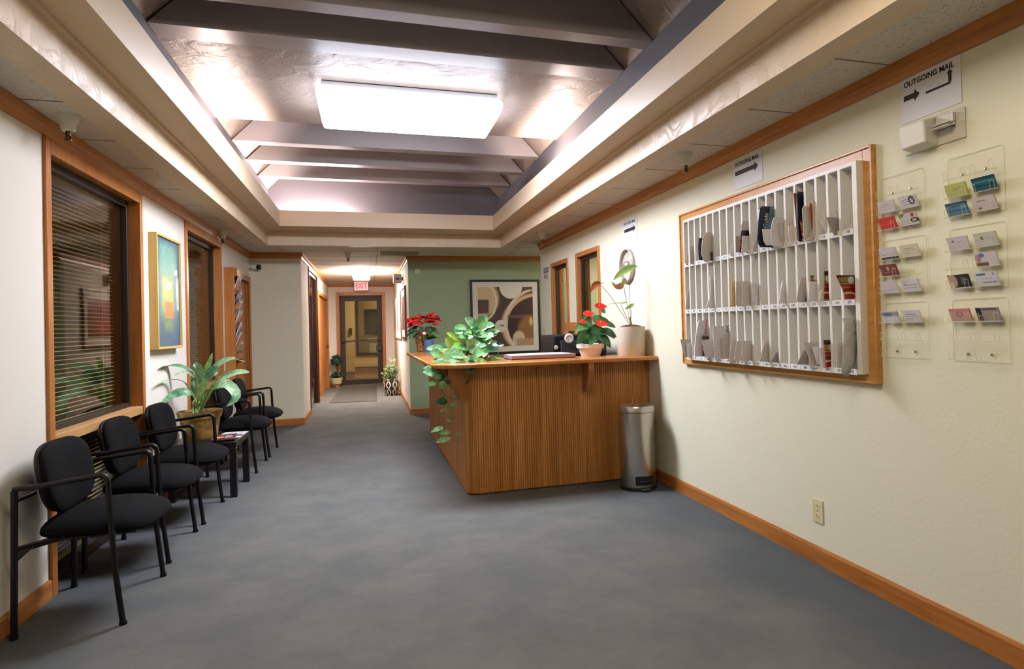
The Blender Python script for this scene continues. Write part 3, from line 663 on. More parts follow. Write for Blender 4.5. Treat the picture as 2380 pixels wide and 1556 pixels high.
bp = at_y(1352,860,YF)
bracket((bp.x+.02,YF-.004), (0,-1), .05, .185, .24)
for py in (.32, .74): bracket((XS-.004,YF+py*(A.y-YF)), (-1,0), .035, .16, .20)
bracket((XS+.02,YF+.02), (-.7071,-.7071), .035, .22, .24)
# ---------------------------------------------------------------- things on the counter
M_terr = flat('terracotta',(150,92,52),.6,var=.15,vs=30)
def place(px, py, z): return at_z(px, py, z)
def px_size(p, n): return n*(ROT @ (p-CAM)).z/FOC
def leaf_mat(name, c1, c2, rough=.35, sc=9):
    t_ = NT(name); t_.col(t_.mix(t_.smooth(t_.noise(sc,det=3),.38,.62), C(*c1), C(*c2))); t_.set(rough, spec=.4); t_.b.inputs['Subsurface Weight'].default_value = 0
    return t_.m
def leaf(mb, base, tip, w, nrm, droop=0., n=11, cup=.18, mi=0, shape=1., side=0.):
    """heart to lance shaped leaf from base to tip"""
    b, e = Vector(base), Vector(tip); L = (e-b).length; pts = []; ws = []; sd = (e-b).cross(Vector(nrm)).normalized() if side else Vector((0,0,0))
    for i in range(n):
        u = i/(n-1); p = b.lerp(e,u); p.z -= droop*L*(u*u - u)*-1*-1 if False else 0
        p += Vector((0,0,1))*droop*L*(4*u*(1-u))*.5 + sd*side*L*4*u*(1-u)*.5
        pts.append(p); ws.append(w*max(.02,(math.sin(PI*min(1,u**(.45+.5*shape)))**(.62+.2*shape) if 0<u<1 else (.3 if u == 0 and shape < .7 else .02))))
    mb.ribbon(pts, ws, nrm, cup, mi)
def rnd_dir(): 
    a = R_.uniform(0,2*PI); return Vector((math.cos(a), math.sin(a), 0))
# paper tray
q = [at_z(x,y,CTZ) for x,y in ((1189,838),(1333,831),(1316,824),(1206,826))]
c_ = (q[0]+q[1]+q[2]+q[3])/4
w2 = (q[1].x-q[0].x)/2; dy = .30
t = thing('paper_box', 'flat grey-violet box lid holding a stack of white paper on the counter', 'box', ((q[0].x+q[1].x)/2, q[0].y, CTZ))
hB = px_size(q[0], 10)
mb_ = flat('violet_grey_card',(146,124,138),.7)
obj('box_lid', MB().box(-w2,w2,0,dy,0,hB*.25).box(-w2,w2,0,.012,0,hB).box(-w2,w2,dy-.012,dy,0,hB).box(-w2,-w2+.012,.012,dy-.012,0,hB).box(w2-.012,w2,.012,dy-.012,0,hB), mb_, t, bev=.002)
obj('paper_stack', MB().box(-w2+.02,w2-.05,.016,dy-.02,hB*.25,hB*1.12), flat('paper_white',(240,232,240),.8), t, bev=.002)
# white pot with red anthurium
p = place(1380,829,CTZ); Rp = px_size(p,27); hp = px_size(p,30)*1.0
hp = at_y(1380,803,p.y).z-CTZ+.012
p = p+Vector((0,Rp*.8,0))
t = thing('anthurium_pot', 'white clay pot with a leafy red anthurium beside the tall planter', 'potted plant', p)
M_soil = flat('dark_soil',(44,28,18),.95,bump=(60,.8,.01))
k = Rp/.055
obj('pot', MB().lathe([(0,.004),(Rp*.8,.004),(Rp*.82,0),(Rp*1.08,hp*.68),(Rp*1.2,hp*.68),(Rp*1.26,hp),(Rp*1.16,hp),(Rp*1.1,hp*.9),(0,hp*.9)],36), flat('white_clay',(232,222,214),.6), t)
obj('soil', MB().lathe([(0,hp*.96),(Rp*1.12,hp*.93)],24), M_soil, t)
M_l1 = leaf_mat('anthurium_leaf',(28,66,34),(58,104,54),.22,14); M_l1b = leaf_mat('anthurium_leaf_light',(96,140,84),(70,120,66),.3)
def pt(px,py,dy=0): 
    v = at_y(px,py,p.y+dy); return v-p
lf = MB(); stm = MB(); base0 = Vector((0,0,hp*.9))
for (bx_,by_,tx,ty,wd,dy,mi,dr) in ((1372,752,1338,769,15,-.05,1,.12),(1376,762,1342,798,14,-.08,0,.1),(1392,756,1380,786,17,-.1,0,.1),(1400,765,1426,786,13,-.06,0,.15),(1402,752,1428,761,10,.0,0,.15),
        (1392,780,1416,806,16,-.09,0,.15),(1388,776,1372,800,14,-.12,0,.1),(1385,770,1410,778,14,-.1,0,.2),(1384,742,1404,744,10,.02,0,.2),(1376,738,1392,752,14,-.02,1,.2),(1368,745,1350,757,10,.03,0,.2),
        (1396,742,1418,757,9,.05,0,.2),(1405,768,1430,783,12,.0,0,.1),(1362,770,1346,786,12,.06,0,.2),(1380,756,1364,772,14,.04,1,.2),(1395,720,1406,728,9,0,1,.2),(1362,728,1354,744,9,0,1,.1),(1390,790,1404,812,12,.02,0,.1),(1375,785,1358,800,12,.03,0,.1)):
    b_, e_ = pt(bx_,by_,dy*.4), pt(tx,ty,dy); leaf(lf, b_, b_+(e_-b_)*1.12, px_size(p,wd)*.8, (0.15,-1,.55), dr, mi=mi, shape=.7)
    stm.tube([base0+Vector((R_.uniform(-.01,.01),R_.uniform(-.01,.01),0)), base0.lerp(b_,.55)+Vector((0,0,.012)), b_], .0022, 5)
obj('foliage', lf, [M_l1,M_l1b], t)
M_ared = leaf_mat('anthurium_red',(196,30,36),(214,58,40),.2); M_spike = flat('spike_yellow',(214,190,90),.5)
fl = MB()
for (x,y,w_,dy) in ((1396,712,24,-.02),(1368,729,22,-.04),(1398,752,24,-.08),(1354,748,14,-.03)):
    c0 = pt(x,y,dy); e = px_size(p,w_)*.62
    leaf(fl, c0+Vector((-e,.01,.006)), c0+Vector((e,-.012,-.004)), e*.66, (0,-.8,.6), -.1, cup=.22, shape=.75)
    stm.tube([base0, base0.lerp(c0,.6)+Vector((.006,0,.01)), c0], .0018, 5)
    fo_ = obj('flower', fl, M_ared, t); fl = MB()
    obj('spike', MB().tube([c0+Vector((-e*.2,0,.004)), c0+Vector((-e*.2+.003,-.004,.022))], [.0032,.0016], 6), M_spike, fo_)
obj('stem', stm, leaf_mat('stem_green',(86,122,60),(70,104,50)), t)
# tall grey cylinder planter with a leggy anthurium
r_ = ray(1501,800); yq = (XR-.012)*r_.y/r_.x; p = at_y(1468,826,yq); p.z = CTZ; Rp = px_size(p,33.0); hp = at_y(1468,760,p.y-Rp*.5).z-CTZ
t = thing('cylinder_planter', 'tall pale grey cylinder planter with a leggy anthurium at the right end of the counter', 'potted plant', p)
obj('pot', MB().lathe([(0,0),(Rp*.94,0),(Rp*.96,.003),(Rp,hp),(Rp*.95,hp),(Rp*.94,hp*.9),(0,hp*.9)],48), flat('planter_grey',(208,201,186),.4,var=.04,vs=6), t)
obj('soil', MB().lathe([(0,hp+.022),(Rp*.5,hp+.014),(Rp*.95,hp*.98)],24), flat('bark_soil',(96,52,34),.95,bump=(90,1,.02)), t)
lf = MB(); stm = MB(); M_sp = leaf_mat('faded_red_spathe',(156,84,52),(176,116,64),.4); b0 = Vector((0,0,hp))
stm.tube([b0-Vector((0,0,.02)), b0+Vector((.0,0,.03)), pt(1464,738)], [.012,.011,.005], 8)
for pl_ in ([(1466,745),(1463,700),(1464,660),(1466,632)],[(1462,745),(1458,710),(1452,680),(1449,662)],[(1461,752),(1445,728),(1420,690),(1395,661)],[(1460,748),(1451,726),(1443,708)],[(1466,745),(1468,725),(1463,714)]):
    stm.tube([pt(x,y,-.01*i) for i,(x,y) in enumerate(pl_)], .0022, 6)
def pleaf(mb, pts, w, nrm, cup=.2, mi=0):
    P = [pt(*a) for a in pts]; Q = []
    for i in range(9):
        u = i/8*(len(P)-1); k = min(int(u),len(P)-2); Q.append(P[k].lerp(P[k+1],u-k))
    mb.ribbon(Q, [px_size(p,w)*.5*max(.03,math.sin(PI*(i/8)**.75)**.8 if 0<i<8 else .03) for i in range(9)], nrm, cup, mi)
pleaf(lf, [(1482,618,.02),(1462,624,-.02),(1440,638,-.06),(1425,652,-.09)], 17, (.2,-.75,.7), .25)
pleaf(lf, [(1455,648,-.02),(1449,656,-.05),(1443,664,-.07)], 12, (.3,-1,.3), .2)
pleaf(lf, [(1458,702,.0),(1447,706,-.03),(1430,705,-.06),(1411,709,-.08)], 7, (0,-.5,1), .2)
pleaf(lf, [(1474,706,.01),(1464,714,-.02),(1452,719,-.04)], 9, (0,-.8,.6), .2)
pleaf(lf, [(1406,659,-.03),(1396,659,-.04),(1384,653,-.05)], 6, (0,-.5,1), .2)
red = MB(); pleaf(red, [(1395,656,-.04),(1383,664,-.06),(1373,680,-.08)], 16, (-.4,-1,.2), .25)
obj('flower', red, M_sp, t); red = MB(); pleaf(red, [(1450,657,-.05),(1440,668,-.08),(1430,668,-.1),(1421,655,-.11)], 15, (.1,-1,.5), .3)
obj('foliage', lf, leaf_mat('leggy_leaf',(110,150,74),(140,172,92),.35), t); obj('flower', red, M_sp, t); obj('stem', stm, leaf_mat('leggy_stem',(126,128,78),(104,110,60)), t)
# blue pot and foil poinsettia at the far left of the counter
p = place(998,819,CTZ); Rp = px_size(p,12.5); p = p+Vector((0,Rp,0)); hp = at_y(998,790,p.y).z-CTZ
t = thing('blue_pot', 'small blue pot with a red and white flower in front of the poinsettia', 'potted plant', p)
obj('pot', MB().lathe([(0,0),(Rp*.78,0),(Rp*.8,.003),(Rp*1.0,hp),(Rp*.93,hp),(Rp*.9,hp*.9),(0,hp*.88)],28), flat('blue_glaze',(74,104,146),.35,var=.1,vs=40), t)
obj('soil', MB().lathe([(0,hp*.92),(Rp*.9,hp*.9)],16), M_soil, t)
lf = MB()
for k in range(26):
    d_ = rnd_dir(); b_ = Vector((d_.x*.01,d_.y*.01,hp)); e_ = Vector((d_.x*R_.uniform(.06,.13),d_.y*R_.uniform(.05,.1),hp+R_.uniform(-.0,.10))); leaf(lf, b_, e_, .016, (0,-.4,1), .25)
obj('foliage', lf, leaf_mat('small_leaf',(52,92,46),(92,128,70)), t)
fl = MB(); c0 = pt(986,775,-.04)
for k in range(7):
    a = 2*PI*k/7; leaf(fl, c0, c0+Vector((math.cos(a)*.03,-.005,math.sin(a)*.022)), .011, (0,-1,.2), .05)
obj('flower', fl, layers('kalanchoe_petal',(214,50,50),[('c',c0.x,c0.z,.016,.012,.003,(236,214,200))]), t)
fp = place(979,818,CTZ); pp = Vector((fp.x, p.y+.15, CTZ)); Rf = Rp*.95
p0_ = p; p = pp; hp = at_y(979,783,p.y).z-CTZ
t = thing('poinsettia', 'red poinsettia in a gold foil wrapped pot at the far end of the counter', 'potted plant', p)
foil = NT('gold_foil'); fn = foil.noise(42,det=3); foil.col(foil.mix(foil.smooth(fn,.4,.6),C(150,106,58),C(206,164,104))); foil.bump(fn,.6,.006); foil.set(.3,.7)
fo = MB()
n = 28; prof = [(.62,0),(.75,.02),(.9,.6),(1.0,.9),(1.5,1.18)]
for j,(rr,zz) in enumerate(prof):
    for k in range(n):
        a = 2*PI*k/n; w_ = 1+.09*math.sin(k*3.1)*(j/4); fo.v.append((Rf*rr*1.12*w_*math.cos(a), Rf*rr*1.12*w_*math.sin(a), hp*zz*(1+.06*math.sin(k*2.3)*(j==4))))
fo.f = [(j*n+k,j*n+(k+1)%n,(j+1)*n+(k+1)%n,(j+1)*n+k) for j in range(4) for k in range(n)]; fo.m = [0]*len(fo.f)
obj('pot', fo, foil.m, t); obj('soil', MB().lathe([(0,hp*.95),(Rf*1.05,hp*.9)],16), M_soil, t)
lf = MB(); br = MB(); stm = MB()
ctr = pt(985,748)
for k in range(64):
    a = R_.uniform(0,2*PI); rr = R_.uniform(.02,.15); z = ctr.z+.02+R_.uniform(-.02,.07)-rr*.35
    b_ = Vector((ctr.x+math.cos(a)*rr,math.sin(a)*rr*.8,z)); e_ = b_+Vector((math.cos(a+R_.uniform(-.6,.6)),math.sin(a+R_.uniform(-.6,.6))*.8,R_.uniform(-.45,.25)))*R_.uniform(.075,.12)
    leaf(br, b_, e_, .030, (0,-.5,1), .2, mi=R_.choice((0,0,1)), shape=.9)
for k in range(34):
    a = R_.uniform(0,2*PI); rr = R_.uniform(.05,.15); z = ctr.z-.085+R_.uniform(-.05,.03)
    b_ = Vector((ctr.x+math.cos(a)*rr,math.sin(a)*rr*.8,z)); e_ = b_+Vector((math.cos(a),math.sin(a)*.8,R_.uniform(-.9,-.2)))*R_.uniform(.06,.1)
    leaf(lf, b_, e_, .024, (0,-.6,1), .15); 
    if k%2==0: stm.tube([Vector((R_.uniform(-.01,.01),0,hp*.95)), Vector((ctr.x,0,hp*.95)).lerp(b_,.5), b_+Vector((0,0,.02))], .0035, 5)
obj('bracts', br, [leaf_mat('poinsettia_red',(176,16,28),(204,30,38),.45), leaf_mat('poinsettia_deep',(136,12,24),(170,20,30),.5)], t)
obj('foliage', lf, leaf_mat('poinsettia_leaf',(36,66,42),(58,90,58),.45), t); obj('stem', stm, leaf_mat('poinsettia_stem',(88,110,60),(72,92,50)), t)
# pothos in a basket pot at the corner, vines hanging
p = place(1112,840,CTZ)+Vector((0,.10,0)); Rp = px_size(p,33)
hp = at_y(1112,803,p.y).z-CTZ
t = thing('trailing_pothos', 'trailing green pothos in an orange brown pot, its vines hanging over the counter corner', 'potted plant', p)
obj('pot', MB().lathe([(0,0),(Rp*.72,0),(Rp*.78,.01),(Rp,hp*.95),(Rp*1.05,hp),(Rp*.97,hp),(Rp*.92,hp*.88),(0,hp*.88)],32), M_terr, t)
obj('soil', MB().lathe([(0,hp*.92),(Rp*.95,hp*.9)],16), M_soil, t)
M_p = [leaf_mat('pothos_green',(84,142,86),(124,178,114),.28,20), leaf_mat('pothos_variegated',(156,194,150),(98,156,102),.28,26), leaf_mat('pothos_lime',(160,206,84),(130,184,74),.3), leaf_mat('pothos_dark',(30,72,46),(50,98,62),.25)]
lf = MB(); vn = MB()
def plf(x,y,tx,ty,w,dy=0,mi=0,nrm=(-.1,-1,.5),dr=.1):
    a_ = pt(x,y,dy); b_ = pt(tx,ty,dy-.02); b_ = a_+(b_-a_)*1.3; leaf(lf, a_, b_, px_size(p,w)*.68, nrm, dr, mi=mi, shape=.62, cup=.15)
for a in ((1107,760,1086,744,17,0,1),(1112,768,1127,740,20,-.02,0),(1128,757,1145,757,12,-.03,1),(1070,766,1062,774,17,-.05,0),(1084,764,1062,762,12,-.04,0),(1090,770,1070,768,14,-.03,1),(1068,792,1044,778,11,-.1,2),(1052,804,1038,792,18,-.14,2),
          (1098,806,1087,796,24,-.12,1),(1096,808,1106,820,18,-.13,1),(1058,806,1056,824,16,-.14,1),(1130,775,1155,771,11,-.03,0),(1128,783,1152,777,12,-.03,1),(1100,777,1130,781,14,-.08,0),(1120,790,1142,796,13,-.06,2),(1128,803,1150,797,10,-.02,0),
          (1112,805,1126,804,8,-.14,0),(1120,822,1131,822,17,-.15,0),(1142,806,1146,816,18,-.05,0),(1095,842,1107,832,16,-.22,1),(1108,846,1080,857,13,-.25,1),(1110,846,1120,838,6,-.24,2),(1050,830,1082,832,8,-.18,1),(1058,838,1040,852,13,-.22,1),(1030,835,1014,836,7,-.18,2),
          (1020,838,1033,846,12,-.2,0),(1134,838,1150,836,12,-.1,0),(1146,838,1172,845,8,-.12,0),(1074,800,1080,790,14,-.1,0),(1088,790,1096,782,16,-.08,0),(1108,778,1098,768,18,-.05,0),(1078,812,1074,828,12,-.12,0),(1100,830,1112,838,11,-.18,3),(1088,822,1076,812,13,-.1,3),
          (1018,855,991,856,8,-.25,0),(1074,862,1084,864,13,-.28,1),(1028,878,1008,876,11,-.27,1),(1018,876,1030,881,12,-.26,3),(1052,880,1034,882,8,-.26,1),(1062,890,1084,888,18,-.27,3),(1016,890,996,896,9,-.27,0),(1020,896,1034,897,15,-.27,1),
          (1040,934,1018,936,13,-.26,3),(1052,938,1056,944,12,-.26,1),(1036,953,1026,956,6,-.26,0),(1046,976,1044,980,11,-.26,0),(1030,994,1008,1003,8,-.26,1),(1046,1006,1024,1008,8,-.26,0),(1046,1020,1020,1028,9,-.26,1),(1066,1008,1062,1014,7,-.25,0)):
    plf(*a)
for k in range(34):
    x_ = R_.uniform(1015,1120); y_ = R_.uniform(792,868) if x_ < 1085 else R_.uniform(775,850); dy = -.06-.22*max(0,min(1,(y_-790)/70)); a_ = R_.uniform(0,2*PI); L_ = R_.uniform(20,32)
    plf(x_, y_, x_+math.cos(a_)*L_, y_+abs(math.sin(a_))*L_*.6-4, R_.uniform(13,20), dy, R_.choice((0,0,1,1,2,3)))
for k in range(60):
    a = R_.uniform(0,2*PI); rr = R_.uniform(.0,.15); b_ = Vector((math.cos(a)*rr, math.sin(a)*rr*.8, hp+R_.uniform(.0,.17)-rr*.35)); e_ = b_+Vector((math.cos(a)+R_.uniform(-.5,.5), math.sin(a)*.8, R_.uniform(-.6,.5)))*R_.uniform(.06,.095)
    leaf(lf, b_, e_, R_.uniform(.024,.038), (R_.uniform(-.4,.2),-.8,.7), .1, mi=R_.choice((0,0,1,1,2,3)), shape=.62)
def vine(pts_, r=.0032):
    P = [pt(*a) for a in pts_]; Q = []
    for i in range(len(P)-1):
        for u in (0,.25,.5,.75):
            a = P[max(i-1,0)]; b = P[i]; c2 = P[i+1]; d2 = P[min(i+2,len(P)-1)]
            Q.append(.5*((2*b)+(c2-a)*u+(2*a-5*b+4*c2-d2)*u*u+(3*b-a-3*c2+d2)*u**3))
    Q.append(P[-1]); vn.tube(Q, r, 6)
vine([(1100,800,-.05),(1075,815,-.12),(1045,850,-.22),(1020,868,-.26),(1018,885,-.27),(1022,900,-.27),(1030,915,-.27),(1052,928,-.27),(1075,920,-.27),(1085,890,-.27)])
vine([(1090,820,-.1),(1060,848,-.22),(1040,880,-.26),(1050,903,-.27),(1065,895,-.27),(1070,885,-.27)])
vine([(1070,835,-.16),(1030,858,-.25),(1036,880,-.26),(1056,884,-.26),(1066,872,-.27),(1072,862,-.28)])
vine([(1105,840,-.2),(1108,860,-.27),(1104,875,-.27),(1094,877,-.27),(1094,862,-.27)])
vine([(1044,935,-.26),(1038,960,-.26),(1046,985,-.26),(1036,1010,-.26),(1042,1030,-.26),(1050,1042,-.26),(1062,1036,-.26),(1066,1010,-.25)])
vine([(1022,897,-.27),(1036,930,-.26),(1042,955,-.26),(1040,975,-.26)])
vine([(1150,800,-.03),(1158,815,-.03),(1156,830,-.05),(1148,825,-.06)])
vine([(1016,856,-.25),(1018,868,-.26)]); vine([(1052,938,-.26),(1046,955,-.26),(1040,968,-.26)])
obj('foliage', lf, M_p, t); obj('vine', vn, leaf_mat('vine_green',(122,148,78),(96,128,62)), t)
# printer on a low cabinet behind the counter
PY = yfr+depth+.36
pa, pb = at_y(1286,780,PY), at_y(1411,830,PY)
zt = pa.z; cxp = (pa.x+pb.x)/2; hwp = (pb.x-pa.x)/2
solo('back_cabinet', MB().box(-hwp-.04,hwp+.02,-.08,.5,0,.70), M_door, 'low oak cabinet carrying the black printer behind the counter', 'cabinet', (cxp,PY,0), bev=.004)
t = thing('printer', 'black office printer behind the counter below the side windows', 'printer', (cxp,PY,.70))
M_pr = flat('printer_black',(16,15,16),.5,spec=.25); M_pr2 = flat('printer_dark_grey',(34,33,33),.45,spec=.3)
zz = zt-.70
obj('body', MB().box(-hwp,hwp,0,.45,0,zz*.62), M_pr, t, bev=.012)
obj('scanner_lid', MB().prism([(-hwp,0,zz*.62),(-hwp,0,zz),(-hwp,.45,zz),(-hwp,.45,zz*.62)],(2*hwp,0,0)), M_pr, t, bev=.012)
obj('control_panel', MB().prism([(-hwp+.06,-.06,zz*.66),(-hwp+.06,-.03,zz*.9),(-hwp+.06,.0,zz*.9),(-hwp+.06,.0,zz*.66)],(hwp*1.3,0,0)), M_pr2, t, bev=.006)
ta = at_y(1323,787,PY-.07)
obj('round_badge', MB().lathe([(0,0),(.045,0),(.045,-.008),(.03,-.012),(.028,-.008),(0,-.008)],24,(ta.x-cxp,-.06,ta.z-.70),axis='Y'), flat('badge_white',(214,206,206),.4), t)
ta = at_y(1292,808,PY)
obj('button', MB().lathe([(0,0),(.02,0),(.02,-.008),(0,-.01)],16,(ta.x-cxp,-.001,ta.z-.70),axis='Y'), flat('button_white',(206,200,188),.4), t)
obj('paper', MB().box(hwp*.05,hwp*.62,-.08,.02,zz*.32,zz*.34), flat('tray_paper',(170,160,150),.7), t)
# ---------------------------------------------------------------- pedal bin
b0 = at_z(1491,1144,0); Rb = px_size(b0+Vector((0,.13,0)),41); BC = Vector((b0.x+.035, b0.y+Rb, 0))
zt = at_y(1491,962,BC.y-Rb).z
t = thing('pedal_bin', 'tall brushed steel pedal bin standing by the right end of the counter', 'bin', BC)
st = NT('brushed_steel_bin'); nn_ = st.noise(1, st.mapped((3,3,240)), 3); st.col(C(206,200,188)); st.set(.27,1); st.bump(nn_,.05,.001)
obj('body', MB().lathe([(0,.02),(Rb*.98,.02),(Rb,.03),(Rb,zt),(Rb*.97,zt),(0,zt)],48), st.m, t)
obj('base', MB().lathe([(0,0),(Rb*1.03,0),(Rb*1.05,.012),(Rb*1.03,.028),(Rb*1.0,.03)],48), flat('bin_black',(22,21,20),.5), t)
obj('lid', MB().lathe([(Rb*.9,zt+.002),(Rb*1.04,zt+.004),(Rb*1.05,zt+.035),(Rb*1.0,zt+.052),(Rb*.7,zt+.062),(0,zt+.068)],48), st.m, t)
obj('lid_seal', MB().lathe([(Rb*.99,zt-.004),(Rb*1.01,zt+.004)],48), flat('seal_black',(20,20,20),.6), t)
pd = MB(); an = .55
for k in range(9):
    a0 = -PI/2-an+2*an*k/8; pd.v += [(Rb*1.012*math.cos(a0),Rb*1.012*math.sin(a0),.045),(Rb*1.012*math.cos(a0),Rb*1.012*math.sin(a0),.115)]
pd.f = [(2*k,2*k+2,2*k+3,2*k+1) for k in range(8)]; pd.m = [0]*8
obj('pedal_recess', pd, flat('recess_black',(10,10,10),.7), t)
obj('pedal', MB().prism([(-.045,-Rb-.0,.012),(.045,-Rb,.012),(.03,-Rb-.035,.008),(-.03,-Rb-.035,.008)],(0,0,.012)).bar((-.05,-Rb*.99,.075),(.05,-Rb*.99,.075),.02,.012), flat('pedal_black',(34,33,32),.35), t, bev=.003)
# ---------------------------------------------------------------- waiting chairs
fb = NT('black_fabric'); fn = fb.noise(600,det=2); fb.col(fb.mix(fn,C(11,11,12),C(7,7,8))); fb.bump(fn,.4,.002); fb.set(.9,spec=.14); M_fab = fb.m
M_blk = flat('black_powder_metal',(10,9,9),.36,spec=.35); M_blkp = flat('black_chair_plastic',(9,9,9),.55,spec=.3)
def pad(w, h, th, ex, fcurve, m=48, rings=10):
    """upholstered pad in XZ, front to -Y; fcurve(x,z) shifts y"""
    mb = MB(); 
    def se(t, s): 
        c_, s_ = math.cos(t), math.sin(t); return (w/2*s*math.copysign(abs(c_)**(2/ex),c_), h/2*s*math.copysign(abs(s_)**(2/ex),s_))
    idx = []
    for side in (-1,1):
        row = []
        for j in range(rings+1):
            s_ = math.sin(PI/2*j/rings); off = th/2*(max(0,1-s_**3.2))**.45*side if j < rings else 0
            for k in range(m):
                x, z = se(2*PI*k/m, s_); mb.v.append((x, off+fcurve(x,z), z))
    for sd in (0,1):
        o_ = sd*(rings+1)*m
        for j in range(rings):
            for k in range(m):
                q = (o_+j*m+k, o_+j*m+(k+1)%m, o_+(j+1)*m+(k+1)%m, o_+(j+1)*m+k); mb.f.append(q if sd==0 else q[::-1])
    mb.m = [0]*len(mb.f); return mb
def make_chair(label):
    t = thing('waiting_chair', label, 'chair', (0,0,0), PI/2, 'black waiting room chairs')
    # seat: pad turned flat
    sp_ = pad(.53,.475,.12,3.4,lambda x,z: 0); sm = MB()
    sm.add([(x, -.062-z, .432-y*(1 if y < 0 else .7)+.012*(1-(x/.25)**2)-.02*max(0,-z/.24)**2-.03*max(0,z/.24)**2) for x,y,z in sp_.v], sp_.f); obj('seat', sm, M_fab, t, ang=60)
    sh = MB(); sh.add([(x*.9, -.062-z*.9, .405+min(0,-y)*.3) for x,y,z in sp_.v], sp_.f); obj('seat_pan', sh, M_blkp, t, ang=60)
    bp_ = pad(.49,.335,.07,3.3,lambda x,z: -.20*(x*x)*2.0+0.0)
    bm = MB(); tl = .16
    def bt(x,y,z):
        k = 1-.10*max(0,-z/.17)**2*1.0; x *= k
        return (x, .125+y+z*tl, .655+z)
    bm.add([bt(*v) for v in bp_.v], bp_.f); obj('backrest', bm, M_fab, t, ang=60)
    bs = MB(); bs.add([bt(x*.97, y+.022, z*.97) for x,y,z in bp_.v], bp_.f); obj('backrest_shell', bs, M_blkp, t, ang=60)
    for s in (-1,1):
        x = s*.295
        # rear leg and the arm that grows out of its top, then the front leg
        cap = lambda y: MB().lathe([(0,0),(.016,0),(.016,.016),(0,.016)],12,(x,y,0))
        lg = obj('leg', MB().tube([(x,.205,.002),(x,.200,.30),(x,.196,.60),(x,.196,.645)],.0135,10), M_blk, t); obj('foot_cap', cap(.205), M_blkp, lg)
        P = [(x,.196,.640)]
        P = [(x,.20,.652),(x,.10,.658),(x,-.02,.672),(x,-.125,.684)]
        for k in range(1,7):
            a = PI/2*k/6; P.append((x,-.125-.03*math.sin(a),.684-.03*(1-math.cos(a))))
        obj('armrest', MB().tube(P,.0115,10), M_blk, t)
        lg = obj('leg', MB().tube([P[-1],(x,-.162,.50),(x,-.178,.25),(x,-.205,.002)],.0125,10), M_blk, t); obj('foot_cap', cap(-.205), M_blkp, lg)
        obj('side_rail', MB().bar((x,.198,.385),(x*.72,.06,.40),.02,.026).bar((x*.72,.06,.40),(x*.72,-.24,.404),.02,.026).bar((x*.72,-.15,.404),(x,-.17,.40),.02,.024).prism([(x-.006,.195,.385),(x-.006,.13,.392),(x-.006,.195,.33)],(.012,0,0)), M_blk, t, bev=.003)
        obj('back_bracket', MB().bar((x,.196,.60),(x*.66,.165,.61),.022,.012), M_blk, t)
    return t
ch_labels = [('black upholstered armchair nearest the camera, beside the plain wall', (45,1480), (293,1452), (374,1340)),
    ('second black armchair from the front, before the near window', None, (398,1308), (450,1238)),
    ('third black armchair, just in front of the small black table', None, (470,1222), (520,1166)),
    ('black armchair just beyond the small black table and the leafy plant', None, (594,1102), (621,1070)),
    ('furthest black armchair, closest to the brochure rack and end wall', None, (626,1064), (645,1040))]
first = None
for lab, _, a, b in ch_labels:
    pa, pb = at_z(*a,0), at_z(*b,0); xf = (pa.x+pb.x)/2
    if first is None: o = first = make_chair(lab)
    else: o = copy_tree(first); o['label'] = lab
    o.location = (max(-1.335,xf-.205), (pa.y+pb.y)/2, 0)
# ---------------------------------------------------------------- side table
ty0, ty1 = at_z(541,1157,0).y, at_z(576,1119,0).y
TX1, TX0, TH = -1.035, -1.52, .445
t = thing('side_table', 'small square black side table between the chairs carrying the big plant', 'table', ((TX0+TX1)/2,(ty0+ty1)/2,0))
hx, hy = (TX1-TX0)/2, (ty1-ty0)/2+.01; M_tb = flat('black_lacquer',(20,17,17),.3)
obj('table_top', MB().box(-hx,hx,-hy,hy,TH-.05,TH), M_tb, t, bev=.003)
for sx in (-1,1):
    for sy in (-1,1): obj('leg', MB().box(sx*hx,sx*(hx-.05),sy*hy,sy*(hy-.05),0,TH-.05), M_tb, t, bev=.003)
def cover(name, items, base, ax=('X','Y')): return layers(name, base, items, ax, .25, .01, 12)
mg = [('magazine','open dark magazine with food photos on the side table, topmost',(.0,-.08),.17,.26,.012,.10,cover('magazine_food',[('r',-.03,-.03,.03,.025,.004,(226,186,96)),('c',.03,.02,.03,.026,.006,(222,196,140)),('r',.04,-.05,.03,.02,.006,(160,170,190)),('c',-.03,.05,.03,.03,.01,(190,130,60))],(96,52,66))),
      ('magazine','white covered magazine sticking out under the dark one on the side table',(.05,.10),.19,.30,.010,-.06,cover('magazine_white',[('r',0,-.05,.1,.05,.01,(120,84,90)),('r',0,.07,.12,.02,.004,(206,200,206))],(232,228,232)))]
zt = TH
for nm, lab, (dx,dy), w_, h_, th_, rz, m_ in mg[::-1]:
    solo(nm, MB().box(-w_/2,w_/2,-h_/2,h_/2,0,th_), m_, lab, 'magazine', (TX1-.115+dx*.4,(ty0+ty1)/2+dy-.05,zt), rz, 'magazines on the side table', bev=.002); zt += th_+.0005
